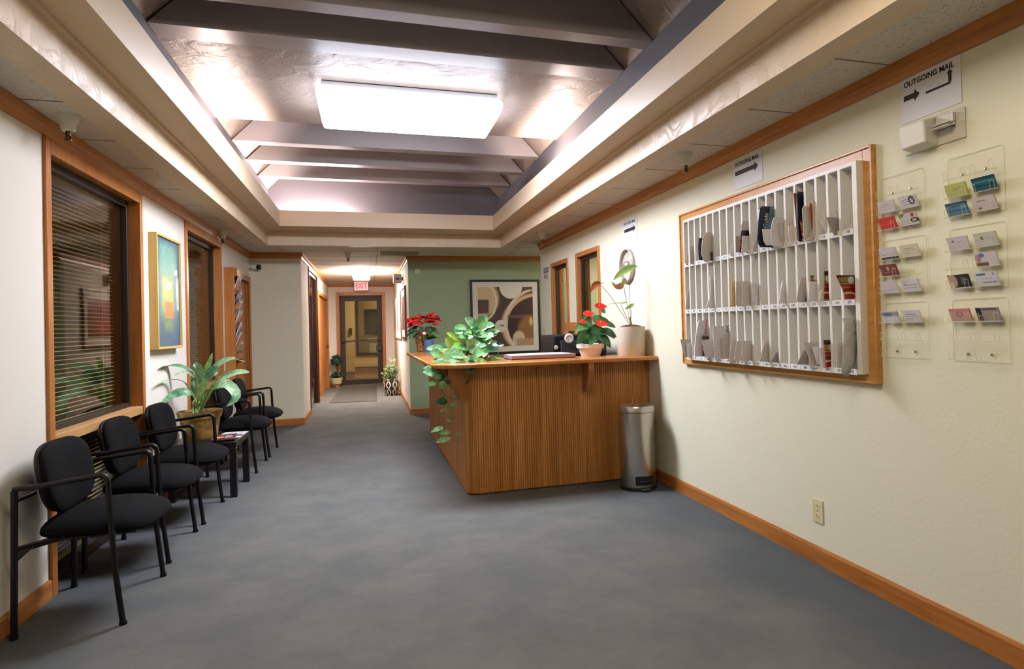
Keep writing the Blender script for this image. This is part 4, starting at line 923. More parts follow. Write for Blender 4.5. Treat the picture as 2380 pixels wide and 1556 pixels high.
# ---------------------------------------------------------------- big leafy plant in the bronze pot
PX_, PY_ = -1.35, (ty0+ty1)/2-.02
p = Vector((PX_,PY_,TH)); rim = at_y(461,955,PY_)
Rp = px_size(Vector((PX_,PY_,.7)),46); hp = rim.z-TH
t = thing('leafy_plant', 'broad leaved green plant in a bronze coloured pot on the black side table', 'potted plant', p)
pm = NT('bronze_pot_paint'); a_ = pm.noise(7,det=5,rough=.65); b_ = pm.noise(26,det=4)
pm.col(pm.mix(pm.math('MULTIPLY',pm.smooth(b_,.5,.65),.6), pm.mix(pm.smooth(a_,.38,.6),C(120,92,38),C(176,144,74)), C(84,62,24))); pm.bump(b_,.3,.006); pm.set(.45,.35)
obj('pot', MB().lathe([(0,0),(Rp*.72,0),(Rp*.76,.012),(Rp*.78,.02),(Rp*.90,hp*.74),(Rp*.96,hp*.76),(Rp*1.02,hp*.95),(Rp*1.03,hp),(Rp*.97,hp),(Rp*.93,hp*.9),(0,hp*.9)],44), pm.m, t)
obj('soil', MB().lathe([(0,hp*.94),(Rp*.94,hp*.91)],24), M_soil, t)
M_bl = []
for nm, c1, c2, c3 in (('broad_leaf_pale',(150,186,138),(176,202,158),(116,162,118)),('broad_leaf_dark',(88,140,100),(126,168,122),(72,122,86)),('broad_leaf_lime',(150,186,96),(176,204,124),(110,150,76))):
    m_ = NT(nm); m_.col(m_.mix(m_.smooth(m_.noise(1,m_.mapped((34,34,40)),4,.6),.40,.62), C(*c3), m_.mix(m_.smooth(m_.noise(30),.4,.6),C(*c1),C(*c2)))); m_.set(.35,spec=.4); M_bl.append(m_.m)
lf = MB(); stm = MB()
def pt(px,py,dy=0):
    v = at_y(px,py,PY_+dy); lim = XL+.025
    if v.x < lim: v = at_x(px,py,lim)
    return v-p
def bleaf(pts_, w, mi=0, nrm=(0,-.8,.6), cup=.22, n=11, stem=None):
    P = [pt(*a) for a in pts_]; Q = []
    for i in range(n):
        u = i/(n-1)*(len(P)-1); k = min(int(u),len(P)-2); f = u-k
        a, b, c2, d2 = P[max(k-1,0)], P[k], P[k+1], P[min(k+2,len(P)-1)]
        Q.append(.5*((2*b)+(c2-a)*f+(2*a-5*b+4*c2-d2)*f*f+(3*b-a-3*c2+d2)*f**3))
    lf.ribbon(Q, [px_size(Vector((PX_,PY_,.8)),w)*.45*max(.03,math.sin(PI*(i/(n-1))**.85)**.75 if 0<i<n-1 else .03) for i in range(n)], nrm, cup, mi)
    S = Q[0]; base = Vector(((stem or 0)*.02, R_.uniform(-.02,.02), hp*.93)); mid = base.lerp(S,.55)+Vector((0,0,.03))
    stm.tube([base, base.lerp(mid,.5)+Vector((0,0,.01)), mid, S, Q[1]], [.008,.0075,.006,.005,.003], 7)
bleaf([(450,865,0),(420,852,-.02),(395,852,-.05),(372,853,-.08)], 17, 1, (0,-.5,1))
bleaf([(458,880,-.03),(436,868,-.06),(420,866,-.09),(405,874,-.11)], 13, 0, (0,-.6,1))
bleaf([(460,895,.02),(465,870,-.02),(460,852,-.06),(448,850,-.09)], 26, 0, (-.3,-1,.2))
bleaf([(432,892,-.02),(415,884,-.05),(385,886,-.08),(358,899,-.1)], 9, 0, (0,-.4,1))
bleaf([(446,918,-.05),(425,912,-.08),(400,922,-.1),(375,941,-.12)], 26, 1, (.1,-.8,.7))
bleaf([(476,885,0),(480,865,-.01),(488,842,-.02),(494,820,-.02)], 17, 2, (-.5,-1,.1))
bleaf([(486,868,-.02),(505,850,-.03),(525,838,-.05),(548,832,-.07)], 20, 0, (-.2,-.8,.7))
bleaf([(484,885,-.06),(490,868,-.08),(500,860,-.1),(512,858,-.12)], 26, 1, (-.1,-1,.4))
bleaf([(505,880,-.02),(530,874,-.06),(555,866,-.1),(580,866,-.14)], 24, 0, (0,-.8,.8))
bleaf([(492,905,-.08),(505,896,-.1),(528,893,-.12),(548,914,-.14),(545,930,-.15),(525,946,-.14)], 26, 0, (.3,-1,.5))
bleaf([(462,930,-.06),(466,912,-.08),(474,898,-.1),(482,889,-.11)], 20, 2, (-.4,-1,.2))
bleaf([(488,908,-.08),(496,898,-.1),(504,890,-.11),(511,883,-.12)], 12, 2, (-.4,-1,.2))
bleaf([(545,836,-.07),(556,838,-.08),(566,840,-.09),(572,842,-.1)], 3, 1, (0,-.5,1))
bleaf([(470,900,.06),(476,880,.08),(490,872,.1),(508,866,.12)], 22, 1, (-.2,-1,.4))
bleaf([(458,925,.02),(452,905,.03),(455,890,.04),(462,878,.05)], 18, 1, (.3,-1,.2))
for k in range(9): stm.tube([(R_.uniform(-.06,.06),R_.uniform(-.06,.04),hp*.92),(R_.uniform(-.05,.05),R_.uniform(-.05,.03),hp+.07),(R_.uniform(-.08,.06),R_.uniform(-.06,.03),hp+.16)],[.009,.007,.004],7)
obj('foliage', lf, M_bl, t); obj('stem', stm, leaf_mat('broad_stem',(150,172,100),(118,150,84),.4), t)
# ---------------------------------------------------------------- brochure rack
ra = at_x(540,700,XL); 
RD = .24
r0 = at_x(522,700,XL+RD); yk = at_x(541,700,XL+.02).y
ztop, zbot = at_x(525,621,XL+.2).z, at_x(530,900,XL+.2).z-.1
RY0 = 8.02; RL = .40
xa_ = at_y(523,700,RY0).x; xb_ = at_y(545,700,RY0).x
RD = max(.12, xb_-xa_); RXa = xa_
RXb = xb_
zt_, zb_ = at_y(530,621,RY0).z, at_y(530,890,RY0).z-.12
t = thing('brochure_rack', 'tall oak brochure rack standing out from the left wall by the door', 'rack', (XL, RY0, zb_))
H = zt_-zb_
obj('side_panel', MB().box(.0,RXb-XL,0,.022,0,H), M_oakZ, t, bev=.003)
obj('side_panel', MB().box(.0,RXb-XL,RL,RL+.022,0,H), M_oakZ, t, bev=.003)
obj('back_panel', MB().box(.0,.012,.022,RL,0,H), M_oakZ, t)
sh = MB()
tiers = [at_y(552,y,RY0+.2).z-zb_ for y in (682,716,736,762,790,812,832)]
for z in tiers: sh.prism([(.02,.022,z-.02),(RXb-XL+.0,.022,z-.02),(RXb-XL+.02,.022,z+.05),(RXb-XL+.012,.022,z+.05),(RXb-XL-.008,.022,z-.012),(.02,.022,z-.012)],(0,RL-.022,0))
sh.box(.0,RXb-XL+.03,.022,RL,H-.1,H-.015)
obj('shelf', sh, M_oakY, t)
bc = [((214,196,176),(150,96,80),'beige brochure with a photo on the top tier of the wall rack'),((122,110,140),(176,166,190),'violet brochure on the second tier of the wall rack'),((96,100,116),(150,156,166),'dark grey leaflet jutting from the third tier of the wall rack'),
      ((206,200,188),(170,160,140),'cream leaflet on the fourth tier of the wall rack'),((178,198,208),(84,128,150),'light blue leaflet on the fifth tier of the wall rack'),((198,200,202),(210,120,90),'white leaflet with an orange edge on the sixth tier of the wall rack'),((196,140,60),(110,116,128),'yellow and grey leaflets on the lowest visible tier of the wall rack')]
for i, (z, (c1,c2,lab)) in enumerate(zip(tiers, bc)):
    w_ = .022; x0 = RXb-.045
    solo('brochure', MB().prism([(0,-.10,0),(.014,-.10,0),(.085,-.10,.20),(.071,-.10,.20)],(0,.20,0)), layers('brochure_cover_%d'%i,c1,[('r',0,.10,.07,.05,.004,c2),('r',0.03,.17,.05,.012,.002,(236,230,220))],('Y','Z'),.35), lab, 'brochure', (x0,RY0+.022+RL/2-.02,zb_+z+.0), R_.uniform(-.1,.1), 'brochures in the wall rack')
# ---------------------------------------------------------------- hall plants
tp = at_z(775,897,0)
t = thing('topiary', 'small ball topiary in a cream pot standing left of the exit door', 'potted plant', (tp.x+.10,15.70,0))
S_ = 15.72/FOC
obj('pot', MB().lathe([(0,0),(.09,0),(.085,.03),(.07,.05),(.11,.08),(.13,.20),(.135,.22),(.11,.22),(.10,.18),(0,.18)],24), layers('topiary_pot',(206,186,140),[('r',0,.025,1,.03,.005,(120,70,52))]), t)
obj('stem', MB().tube([(0,0,.18),(.01,0,.35),(0,0,.6)],.014,8), flat('trunk_brown',(70,46,28),.8), t)
def leafball(mb, c_, rad, n, ll, w_, sq=1.):
    for k in range(n):
        d_ = Vector((R_.gauss(0,1),R_.gauss(0,1),R_.gauss(0,1))).normalized(); b_ = Vector(c_)+Vector((d_.x,d_.y,d_.z*sq))*rad*R_.uniform(.6,.92); e_ = b_+(d_+Vector((R_.uniform(-.7,.7),R_.uniform(-.7,.7),R_.uniform(-.7,.7)))).normalized()*ll
        leaf(mb, b_, e_, w_, d_+Vector((0,0,.3)), .1, n=5)
    mb.sphere(c_, rad*.72, 12, 8, 0, (1,1,sq))
lf = MB(); leafball(lf,(0,0,.62),.135,260,.04,.014); leafball(lf,(0,0,.27),.14,170,.05,.014,.55)
obj('foliage', lf, leaf_mat('topiary_green',(20,56,38),(42,86,58),.5,30), t)
gp = at_z(911,921,0)
pc = Vector((gp.x, gp.y+.16, 0)); Rg = px_size(pc,19.5); hg = at_y(911,886,pc.y).z
def tr_mat():
    t_ = NT('trellis_pattern'); sep_ = t_.n('ShaderNodeSeparateXYZ'); t_.l(t_.coord(), sep_.inputs[0])
    ang = t_.math('MULTIPLY', t_.math('ARCTAN2', sep_.outputs['Y'], sep_.outputs['X']), 8/(2*PI)*1.0); z_ = t_.math('MULTIPLY', sep_.outputs['Z'], 1/(.36))
    def wave(off, sg):
        s_ = t_.math('MULTIPLY', t_.math('SINE', t_.math('ADD', t_.math('MULTIPLY', z_, 2*PI*1.25), off)), .30*sg)
        u = t_.math('FRACT', t_.math('ADD', t_.math('ADD', ang, s_), 10)); return t_.math('LESS_THAN', t_.math('ABSOLUTE', t_.math('SUBTRACT', u, .5)), .105)
    f = t_.math('MAXIMUM', wave(0,1), wave(0,-1)); t_.col(t_.mix(f, C(38,34,26), C(222,212,190))); t_.set(.35); return t_.m
t = thing('trellis_pot_plant', 'leafy plant in a black and white trellis patterned pot against the hall wall', 'potted plant', pc)
obj('pot', MB().lathe([(0,0),(Rg*.62,0),(Rg*.8,hg*.2),(Rg*.97,hg*.6),(Rg*1.0,hg*.85),(Rg*.96,hg),(Rg*.86,hg),(Rg*.84,hg*.9),(0,hg*.9)],40), tr_mat(), t)
obj('soil', MB().lathe([(0,hg*.94),(Rg*.86,hg*.92)],16), M_soil, t)
lf = MB(); stm = MB(); p = pc; PYq = pc.y
def pt(px,py,dy=0): return at_y(px,py,PYq+dy)-p
for (x,y) in ((912,838),(905,850),(918,848),(922,862),(908,866),(898,860),(914,874),(890,872)):
    e_ = pt(x,y,R_.uniform(-.1,.1)); b_ = Vector((R_.uniform(-.03,.03),R_.uniform(-.03,.03),hg*.92)); stm.tube([b_, b_.lerp(e_,.5)+Vector((0,0,.05)), e_], [.008,.006,.004], 6)
    for k in range(22):
        u = R_.uniform(.25,1); c0 = b_.lerp(e_,u); d_ = rnd_dir(); leaf(lf, c0, c0+Vector((d_.x*.09,d_.y*.09,R_.uniform(-.03,.06))), .014, (0,-.5,1), .2, n=5, mi=R_.choice((0,0,1)))
obj('foliage', lf, [leaf_mat('hall_leaf',(104,140,84),(140,170,112),.4), leaf_mat('hall_leaf_dark',(64,104,60),(96,132,80),.4)], t); obj('stem', stm, leaf_mat('hall_stem',(110,120,70),(90,104,60)), t)
# ---------------------------------------------------------------- right wall: mail unit
UF = 2.209
UY0, UY1 = 2.433, at_x(1588,700,UF).y-.024
UZ1 = (at_x(1590,512,UF).z+at_x(1997,369,UF).z)/2; UZ0 = (at_x(1590,836,UF).z+at_x(2000,868,UF).z)/2
UB = XR+.085
M_white = flat('mail_unit_white',(230,226,218),.45); M_inner = flat('mail_unit_inside',(196,190,168),.6)
BY0, BY1 = 2.37, at_x(1586,650,XR-.012).y; BZ0, BZ1 = at_x(2038,893,XR-.012).z, at_x(2033,334,XR-.012).z
t = thing('mail_unit', 'white wall mail unit of numbered pigeonholes set in a wide oak frame', 'mail slots', (XR,(UY0+UY1)/2,UZ0), -PI/2)
cy = (UY0+UY1)/2; W_ = UY1-UY0; Hh = UZ1-UZ0; ly = lambda y: cy-y    # local x of a world y
fx0, fx1, fz0, fz1 = ly(BY1), ly(BY0), BZ0-UZ0, BZ1-UZ0
fm = MB(); u0, u1 = -W_/2, W_/2
fm.box(fx0,u0,-.022,0,fz0,fz1).box(u1,fx1,-.022,0,fz0,fz1).box(u0,u1,-.022,0,Hh,fz1).box(u0,u1,-.022,0,fz0,0)
fm.box(fx0,fx0+.012,-.03,-.022,fz0,fz1).box(fx1-.012,fx1,-.03,-.022,fz0,fz1).box(fx0+.012,fx1-.012,-.03,-.022,fz1-.012,fz1).box(fx0+.012,fx1-.012,-.03,-.022,fz0,fz0+.012)
obj('oak_frame', fm, wood('oak_mail_frame',(212,158,86),(182,124,60),'X'), t, bev=.002)
D0, D1_ = UF-XR, UB-XR
sh = MB(); sh.box(u0,u0+.014,D0,D1_,0,Hh).box(u1-.03,u1,D0,D1_,0,Hh).box(u0+.014,u1-.03,D0,D1_-.006,Hh-.02,Hh).box(u0+.014,u1-.03,D1_-.006,D1_,0,Hh)
obj('shell', sh, M_white, t, bev=.0015)
NCOL = 20; x0c, x1c = u0+.007, u1-.026; cw = (x1c-x0c)/NCOL
RH = [(0,Hh/3-.004),(Hh/3-.004,Hh*2/3-.004),(Hh*2/3-.004,Hh-.02)]
dv = MB()
for k in range(1, NCOL): dv.box(x0c+k*cw-.008, x0c+k*cw+.008, D0-.0048, D1_-.006, 0, Hh-.02)
obj('divider', dv, M_white, t)
bk = MB().box(u0+.014,u1-.03,D1_-.0075,D1_-.0061,0,Hh-.02); obj('back_panel', bk, M_inner, t)
ink = flat('label_ink',(36,34,34),.7); M_lab = flat('label_card',(232,230,228),.7)
for r_, (zb, zt) in enumerate(RH):
    obj('shelf', MB().box(u0+.014,u1-.03,D0,D1_-.006,zb,zb+.012).box(u0+.014,u1-.03,D0-.003,D0,zb-.004,zb+.024), M_white, t)
    start = (253,206,139)[r_]
    for k in range(NCOL):
        xc_ = x0c+(k+.5)*cw; tx = MB().box(xc_-.030,xc_+.030,D0-.004,D0-.003,zb+.0005,zb+.0225,1); text_into(tx, str(start+k), .0165, xc_+.006, D0-.0046, zb+.006, 0, 'CENTER', 1.2)
        obj('number_label', tx, [ink,M_lab], t, smooth=False)
# ---- the mail
M_env = flat('envelope_white',(224,219,218),.7); M_envg = flat('envelope_grey',(150,140,134),.75); M_news = newsprint('coupon_newsprint',(206,198,188),(160,148,142),(172,132,122),260,40)
M_news2 = newsprint('flyer_newsprint',(208,200,188),(156,148,140),(172,136,126),210,30); M_magd = layers('dark_magazine_cover',(30,30,40),[('r',.02,.30,.1,.012,.003,(170,90,70))]); M_navy = flat('black_booklet',(26,28,38),.35)
M_or = flat('orange_cover',(164,92,44),.5); M_tan = flat('tan_card',(206,164,108),.6); M_letter = newsprint('letter_paper',(226,220,220),(186,184,188),(186,184,188),90,5); M_bag = None
bg = NT('grey_plastic_bag'); bn = bg.noise(16,det=4); bg.col(C(176,176,168)); bg.bump(bn,.8,.02); bg.set(.3); M_bag = bg.m
def menu(nm, h, xs): return layers(nm,(40,24,18),[('c',xs,h*.84,.05,h*.12,.004,(150,112,50)),('c',xs+.035,h*.82,.018,.018,.0015,(206,200,186)),('r',xs,h*.66,.2,h*.02,.002,(170,160,120)),('r',xs,h*.45,.2,h*.17,.006,(140,38,24)),('c',xs-.01,h*.48,.04,h*.07,.006,(186,84,48)),('c',xs+.02,h*.42,.03,h*.05,.004,(110,26,16)),('c',xs+.02,h*.1,.05,h*.2,.003,(206,196,176)),('c',xs+.022,h*.09,.036,h*.14,.004,(164,34,20))],('X','Z'),.3,.004,60)
CRX, CRY, CRS = 1560, 320, 2.594
def item(name, label, cat, col, edge, m, th=.003, dy=0., inner=None, top=None, group=None, nudge=0):
    """sheet standing on edge in pigeonhole COL (1..20 from the left); edge = photo-crop points of its free edge from bottom to top"""
    yw = cy-(x0c+(col-.5)*cw)-.018+dy
    P = [at_y(CRX+u/CRS, CRY+v/CRS, yw) for u, v in edge]
    xin = inner if inner else XR+.06
    xin = max(xin, max(p.x for p in P)+.005)
    o_ = Vector((XR, yw, P[0].z)); poly = [(p.x-XR, 0, p.z-P[0].z) for p in P]+[(xin-XR,0,(top if top else P[-1].z)-P[0].z),(xin-XR,0,0)]
    mb = MB().prism(poly,(0,th,0)); return solo(name, mb, m, label, cat, o_, 0, group, smooth=False)
G = 'mail standing in the pigeonholes'
N = 0
def it(name, cat, col, row, edge, m, desc, **k):
    rr = {1:'top',2:'middle',3:'bottom'}[row]
    return item(name, '%s, %s mail row' % (desc, rr), cat, col, edge, m, group=G, **k)
it('flyer','flyer',1,1,[(88,768),(98,700)],M_news2,'faint printed flyer in the first slot from the left')
it('flyer','flyer',2,1,[(116,765),(112,700),(111,655)],M_news2,'narrow printed flyer in the second slot from the left')
it('magazine','magazine',4,1,[(170,738),(164,660),(168,606)],M_magd,'dark edged magazine left of the curled newspaper',th=.008)
it('folded_newspaper','newspaper',5,1,[(198,745),(184,700),(186,640),(196,590),(212,572)],M_news2,'curled folded newspaper in the fifth slot',th=.006)
it('brown_leaflet','leaflet',5,1,[(240,740),(236,690)],flat('brown_leaflet',(70,52,34),.5),'short dark brown leaflet behind the curled newspaper',dy=-.012)
it('envelope','envelope',8,1,[(354,712),(366,660),(374,630)],M_env,'small white envelope alone in the eighth slot')
it('envelope','envelope',9,1,[(390,692),(390,595)],M_envg,'grey envelope left of the dark menu',th=.002)
it('newspaper','newspaper',10,1,[(425,680),(423,530),(432,502)],M_news2,'tall folded newspaper behind the menu in the tenth slot',dy=.02)
it('menu','menu',10,1,[(412,692),(416,600),(424,560)],menu('menu_top_left',.10,-.08),'dark menu with a dish photo in the tenth slot',dy=.008)
it('envelope','envelope',10,1,[(425,692),(430,592)],M_letter,'white printed envelope in front of the dark menu',dy=-.006)
it('flyer','flyer',11,1,[(486,690),(500,640),(520,580)],M_news,'coupon sheet left of the thick dark magazine')
it('magazine','magazine',13,1,[(548,660),(528,640),(522,590),(526,500),(534,430),(548,414)],M_magd,'thick dark guide magazine with white lettering',th=.012,dy=.014)
it('magazine','magazine',13,1,[(568,650),(572,560),(590,480),(598,418)],flat('blue_magazine',(92,120,140),.4),'pale blue magazine behind the thick dark guide',th=.004,dy=.004)
it('envelope','envelope',13,1,[(572,650),(556,620),(550,552)],M_env,'bent white envelope in front of the dark guide magazine',dy=-.008)
it('folded_newspaper','newspaper',14,1,[(618,656),(604,630),(602,560),(612,500),(622,480)],M_letter,'bent white newsletter with small symbols in the fourteenth slot',th=.005,dy=.01)
it('flyer','flyer',14,1,[(682,655),(662,590),(655,515)],M_news,'coupon sheet at the right of the bent newsletter',dy=-.01)
it('envelope','envelope',15,1,[(714,640),(706,530)],M_env,'short white envelope in the fifteenth slot',dy=-.008)
it('envelope','envelope',15,1,[(750,638),(742,550),(738,470)],M_envg,'tall cream envelope beside the orange booklet',dy=.008)
it('booklet','booklet',16,1,[(764,620),(752,480),(742,370),(738,335)],M_or,'orange backed booklet beside the tall black booklet',th=.005,dy=.022)
it('booklet','booklet',16,1,[(772,625),(762,480),(758,325)],M_navy,'tall black booklet rising above all other mail',th=.010,dy=.008)
it('menu','menu',16,1,[(792,610),(780,520),(776,495)],menu('menu_top_mid',.09,-.08),'small dish photo card in front of the tall black booklet',dy=-.004)
it('newspaper','newspaper',17,1,[(812,625),(800,600),(796,500),(792,430),(800,412)],M_news,'folded coupon newspaper right of the tall black booklet',th=.005,dy=.012)
it('newspaper','newspaper',17,1,[(815,622),(840,590),(848,540),(838,470),(830,445)],M_news2,'curled cream newspaper nested in the folded one',th=.004,dy=.0)
it('leaflet','leaflet',17,1,[(850,560),(838,470),(834,395)],flat('red_leaflet',(156,70,48),.5),'red leaflet between two newspapers in the seventeenth slot',dy=-.004)
it('newspaper','newspaper',17,1,[(856,600),(858,480),(850,382)],M_news2,'upright cream newspaper at the right of the curled ones',th=.006,dy=-.012)
it('envelope','envelope',18,1,[(942,592),(912,520),(900,490)],M_env,'white envelope leaning out of the eighteenth slot',dy=-.008)
it('flyer','flyer',18,1,[(945,570),(920,470),(912,450)],M_letter,'grey leaflet behind the leaning white envelope',dy=.008)
it('envelope','envelope',19,1,[(982,588),(955,530),(935,480)],M_envg,'grey envelope leaning out of the nineteenth slot',dy=-.004)
it('flyer','flyer',19,1,[(1010,580),(998,500),(985,440)],M_news,'coupon sheet behind the grey leaning envelope',dy=.016)
it('envelope','envelope',20,1,[(1060,560),(1088,520),(1112,490)],M_env,'white triangle of an envelope in the last slot')
it('flyer','flyer',1,2,[(86,1032),(94,970),(103,925)],M_news,'coupon sheet in the first slot')
it('newsletter','newsletter',5,2,[(208,1024),(232,970),(236,900),(234,838)],M_env,'curved white newsletter in the fifth slot',th=.005)
it('leaflet','leaflet',8,2,[(366,1012),(366,868)],M_tan,'tan picture leaflet left of the coupon sheets')
it('flyer','flyer',9,2,[(388,1010),(392,868)],M_news,'coupon sheet in the ninth slot',dy=.0)
it('flyer','flyer',10,2,[(426,1012),(428,866)],M_news,'coupon sheet in the tenth slot')
it('flyer','flyer',11,2,[(512,1012),(492,950),(482,875)],M_letter,'white leaflet with a dark mark in the eleventh slot',dy=-.004)
it('envelope','envelope',14,2,[(648,1002),(660,930),(672,865)],M_env,'pair of white envelopes alone in the fourteenth slot',th=.006)
it('flyer','flyer',16,2,[(755,990),(766,920),(782,842)],M_news,'coupon sheet in the sixteenth slot',dy=.01)
it('menu','menu',17,2,[(838,900),(840,832)],menu('menu_mid_left',.052,-.08),'dark dish photo menu behind the bent white letter',dy=.012)
it('letter','letter',17,2,[(845,990),(832,975),(832,930),(834,868)],M_env,'bent white letter in the seventeenth slot',th=.005,dy=0)
it('blue_leaflet','leaflet',16,2,[(808,985),(812,955),(824,920)],flat('violet_leaflet',(92,84,120),.5),'violet blue leaflet beside the bent white letter',dy=-.012)
it('envelope','envelope',18,2,[(894,975),(896,940),(912,915)],M_env,'bent white envelope under the tall menu',dy=.012)
it('menu','menu',18,2,[(924,975),(924,805)],menu('menu_mid',.125,-.085),'narrow dish photo menu in the eighteenth slot',dy=.002)
it('envelope','envelope',18,2,[(940,800),(952,730),(960,690),(966,650)],M_env,'long white envelope rising over the narrow menu',dy=.02)
it('menu','menu',20,2,[(1058,972),(1028,900),(996,830)],menu('menu_mid_right',.108,-.10),'large dish photo menu leaning from the last slot',th=.004,dy=-.002)
it('flyer','flyer',1,3,[(82,1325),(66,1270),(56,1218)],M_news,'coupon sheet hanging out of the first slot',dy=-.0)
it('letter','letter',1,3,[(98,1325),(92,1260),(90,1240)],M_env,'white letter in front of the first coupon sheet',dy=-.012)
it('magazine','magazine',4,3,[(142,1322),(142,1270),(152,1180),(166,1110),(172,1102)],M_letter,'white review magazine with red lettering',th=.008,dy=.01)
it('flyer','flyer',5,3,[(206,1328),(194,1270),(184,1220)],M_news,'coupon sheet right of the review magazine',dy=.0)
it('menu','menu',4,3,[(190,1320),(188,1200)],menu('menu_low_left',.09,-.07),'dish photo card between the review magazine and the coupon sheet',dy=-.014)
it('letter','letter',7,3,[(262,1336),(256,1220),(252,1138)],M_letter,'large white letter with black heading across the seventh slot',th=.003,dy=.006)
it('flyer','flyer',7,3,[(310,1336),(308,1260),(302,1215),(345,1190)],M_news,'folded coupon sheet over the large white letter',dy=-.01)
it('flyer','flyer',8,3,[(350,1342),(358,1270),(364,1222)],M_news,'coupon sheet in the eighth slot')
it('flyer','flyer',9,3,[(378,1348),(388,1280),(395,1228)],M_news,'coupon sheet in the ninth slot')
it('flyer','flyer',10,3,[(420,1350),(428,1280),(434,1226)],M_news,'coupon sheet in the tenth slot')
it('flyer','flyer',12,3,[(532,1352),(550,1280),(562,1228)],M_news,'coupon sheet alone in the twelfth slot')
it('envelope','envelope',13,3,[(598,1356),(622,1310),(640,1288)],M_envg,'grey triangle of an envelope in the thirteenth slot')
it('envelope','envelope',16,3,[(760,1370),(786,1310),(800,1285)],M_envg,'grey envelope leaning right in the sixteenth slot',dy=-.006)
it('flyer','flyer',17,3,[(846,1378),(822,1300),(800,1238)],M_news,'coupon sheet leaning left in the seventeenth slot',dy=.012)
it('letter','letter',17,3,[(880,1370),(860,1300),(848,1262)],M_env,'cream letter behind the leaning coupon sheet',dy=-.008)
it('envelope','envelope',18,3,[(916,1392),(900,1320),(890,1268)],M_env,'white envelope left of the lower dish menu',dy=.012)
it('menu','menu',18,3,[(936,1386),(928,1300),(920,1222)],menu('menu_low',.12,-.085),'narrow dish photo menu in the eighteenth slot of the last shelf',dy=-.002)
it('flyer','flyer',19,3,[(998,1390),(1000,1300),(1000,1228)],M_news,'coupon sheet left of the grey plastic bag')
yw = cy-(x0c+19.5*cw)-.02
P = [at_y(CRX+u/CRS, CRY+v/CRS, yw) for u, v in ((1048,1440),(1030,1415),(1028,1330),(1036,1260),(1044,1180),(1040,1130),(1034,1088))]
Q = [at_y(CRX+u/CRS, CRY+v/CRS, yw) for u, v in ((1062,1442),(1080,1400),(1112,1375),(1118,1300),(1120,1220),(1120,1150),(1122,1088))]
mb = MB(); n = len(P)
for i in range(n):
    a, b = P[i], Q[i]
    for j in range(7):
        u = j/6; q = a.lerp(b,u); mb.v.append((q.x-XR, -.012*math.sin(PI*u)+.006*math.sin(i*2.1+j*1.7), q.z-P[0].z))
mb.f = [(i*7+j,i*7+j+1,(i+1)*7+j+1,(i+1)*7+j) for i in range(n-1) for j in range(6)]; mb.m = [0]*len(mb.f)
o = solo('plastic_bag', mb, M_bag, 'crumpled grey plastic mailing bag hanging from the last bottom slot of the mail unit', 'bag', (XR,yw,P[0].z)); m_ = o.modifiers.new('thick','SOLIDIFY'); m_.thickness = .004
# lettering on two of the magazines
def letter_on(oname, txt, size, dx, dz, ang, colr):
    for o in bpy.data.objects:
        if o.get('label','').startswith(oname):
            text_part('lettering', txt, size, flat('lettering_'+txt, colr,.6), o, dx, -.0008, dz, 'LEFT', 1.0, Matrix.Rotation(-ang,4,'Y'))
letter_on('thick dark guide magazine', 'erGuide', .036, -.100, .075, 1.44, (226,222,214))
letter_on('white review magazine', 'Review', .045, -.070, .12, 1.44, (170,60,44))
letter_on('large white letter', 'ns', .05, -.05, .17, 1.5, (30,28,28))
# ---------------------------------------------------------------- paper signs
M_paper = flat('sign_paper',(226,224,226),.8); M_ink = flat('sign_ink',(34,28,24),.7)
def sign(lab, c4, arrow2=False):
    (xa,ya),(xb,yb),(xc,yc),(xd,yd) = c4
    a, b, c_, d_ = at_x(xa,ya,XR), at_x(xb,yb,XR), at_x(xc,yc,XR), at_x(xd,yd,XR)
    y0, y1 = (a.y+c_.y)/2, (b.y+d_.y)/2; z1, z0 = (a.z+b.z)/2, (c_.z+d_.z)/2; w_, h_ = y0-y1, z1-z0
    t = thing('paper_sign', lab, 'sign', (XR,(y0+y1)/2,(z0+z1)/2), -PI/2, 'outgoing mail signs')
    obj('paper', MB().box(-w_/2,w_/2,-.003,-.001,-h_/2,h_/2), M_paper, t)
    return t, w_, h_
def arrow(t, x0, x1, z, hw, hd, hl):
    obj('arrow', MB().prism([(x0,-.0045,z-hw),(x1-hl,-.0045,z-hw),(x1-hl,-.0045,z-hd),(x1,-.0045,z),(x1-hl,-.0045,z+hd),(x1-hl,-.0045,z+hw),(x0,-.0045,z+hw)],(0,.0012,0)), M_ink, t, smooth=False)
t, w_, h_ = sign('paper sign OUTGOING MAIL with a straight and a bent arrow above the emergency light', ((2095,175),(2234,125),(2097,285),(2236,245)))
text_part('lettering','OUTGOING MAIL',w_*.112,M_ink,t,-w_*.02,-.0045,h_*.25,'CENTER',.95,bold=.0005)
arrow(t,-w_*.45,-w_*.17,h_*.02,h_*.055,h_*.12,w_*.09)
obj('arrow', MB().box(-w_*.06,w_*.34,-.0045,-.0033,-h_*.055,-h_*.01).box(w_*.31,w_*.355,-.0045,-.0033,-h_*.01,h_*.16).prism([(w_*.285,-.0045,h_*.16),(w_*.38,-.0045,h_*.16),(w_*.3325,-.0045,h_*.235)],(0,.0012,0)), M_ink, t, smooth=False)
t, w_, h_ = sign('paper sign OUTGOING MAIL with a right arrow above the mail unit', ((1706,376),(1773,350),(1707,443),(1773,420)))
text_part('lettering','OUTGOING MAIL',w_*.112,M_ink,t,-w_*.02,-.0045,h_*.30,'CENTER',.95,bold=.0005); arrow(t,-w_*.44,w_*.36,h_*.06,h_*.075,h_*.16,w_*.12)
t, w_, h_ = sign('small looking paper sign OUTGOING MAIL with a right arrow above the round wall disc', ((1449,515),(1481,506),(1449,563),(1482,555)))
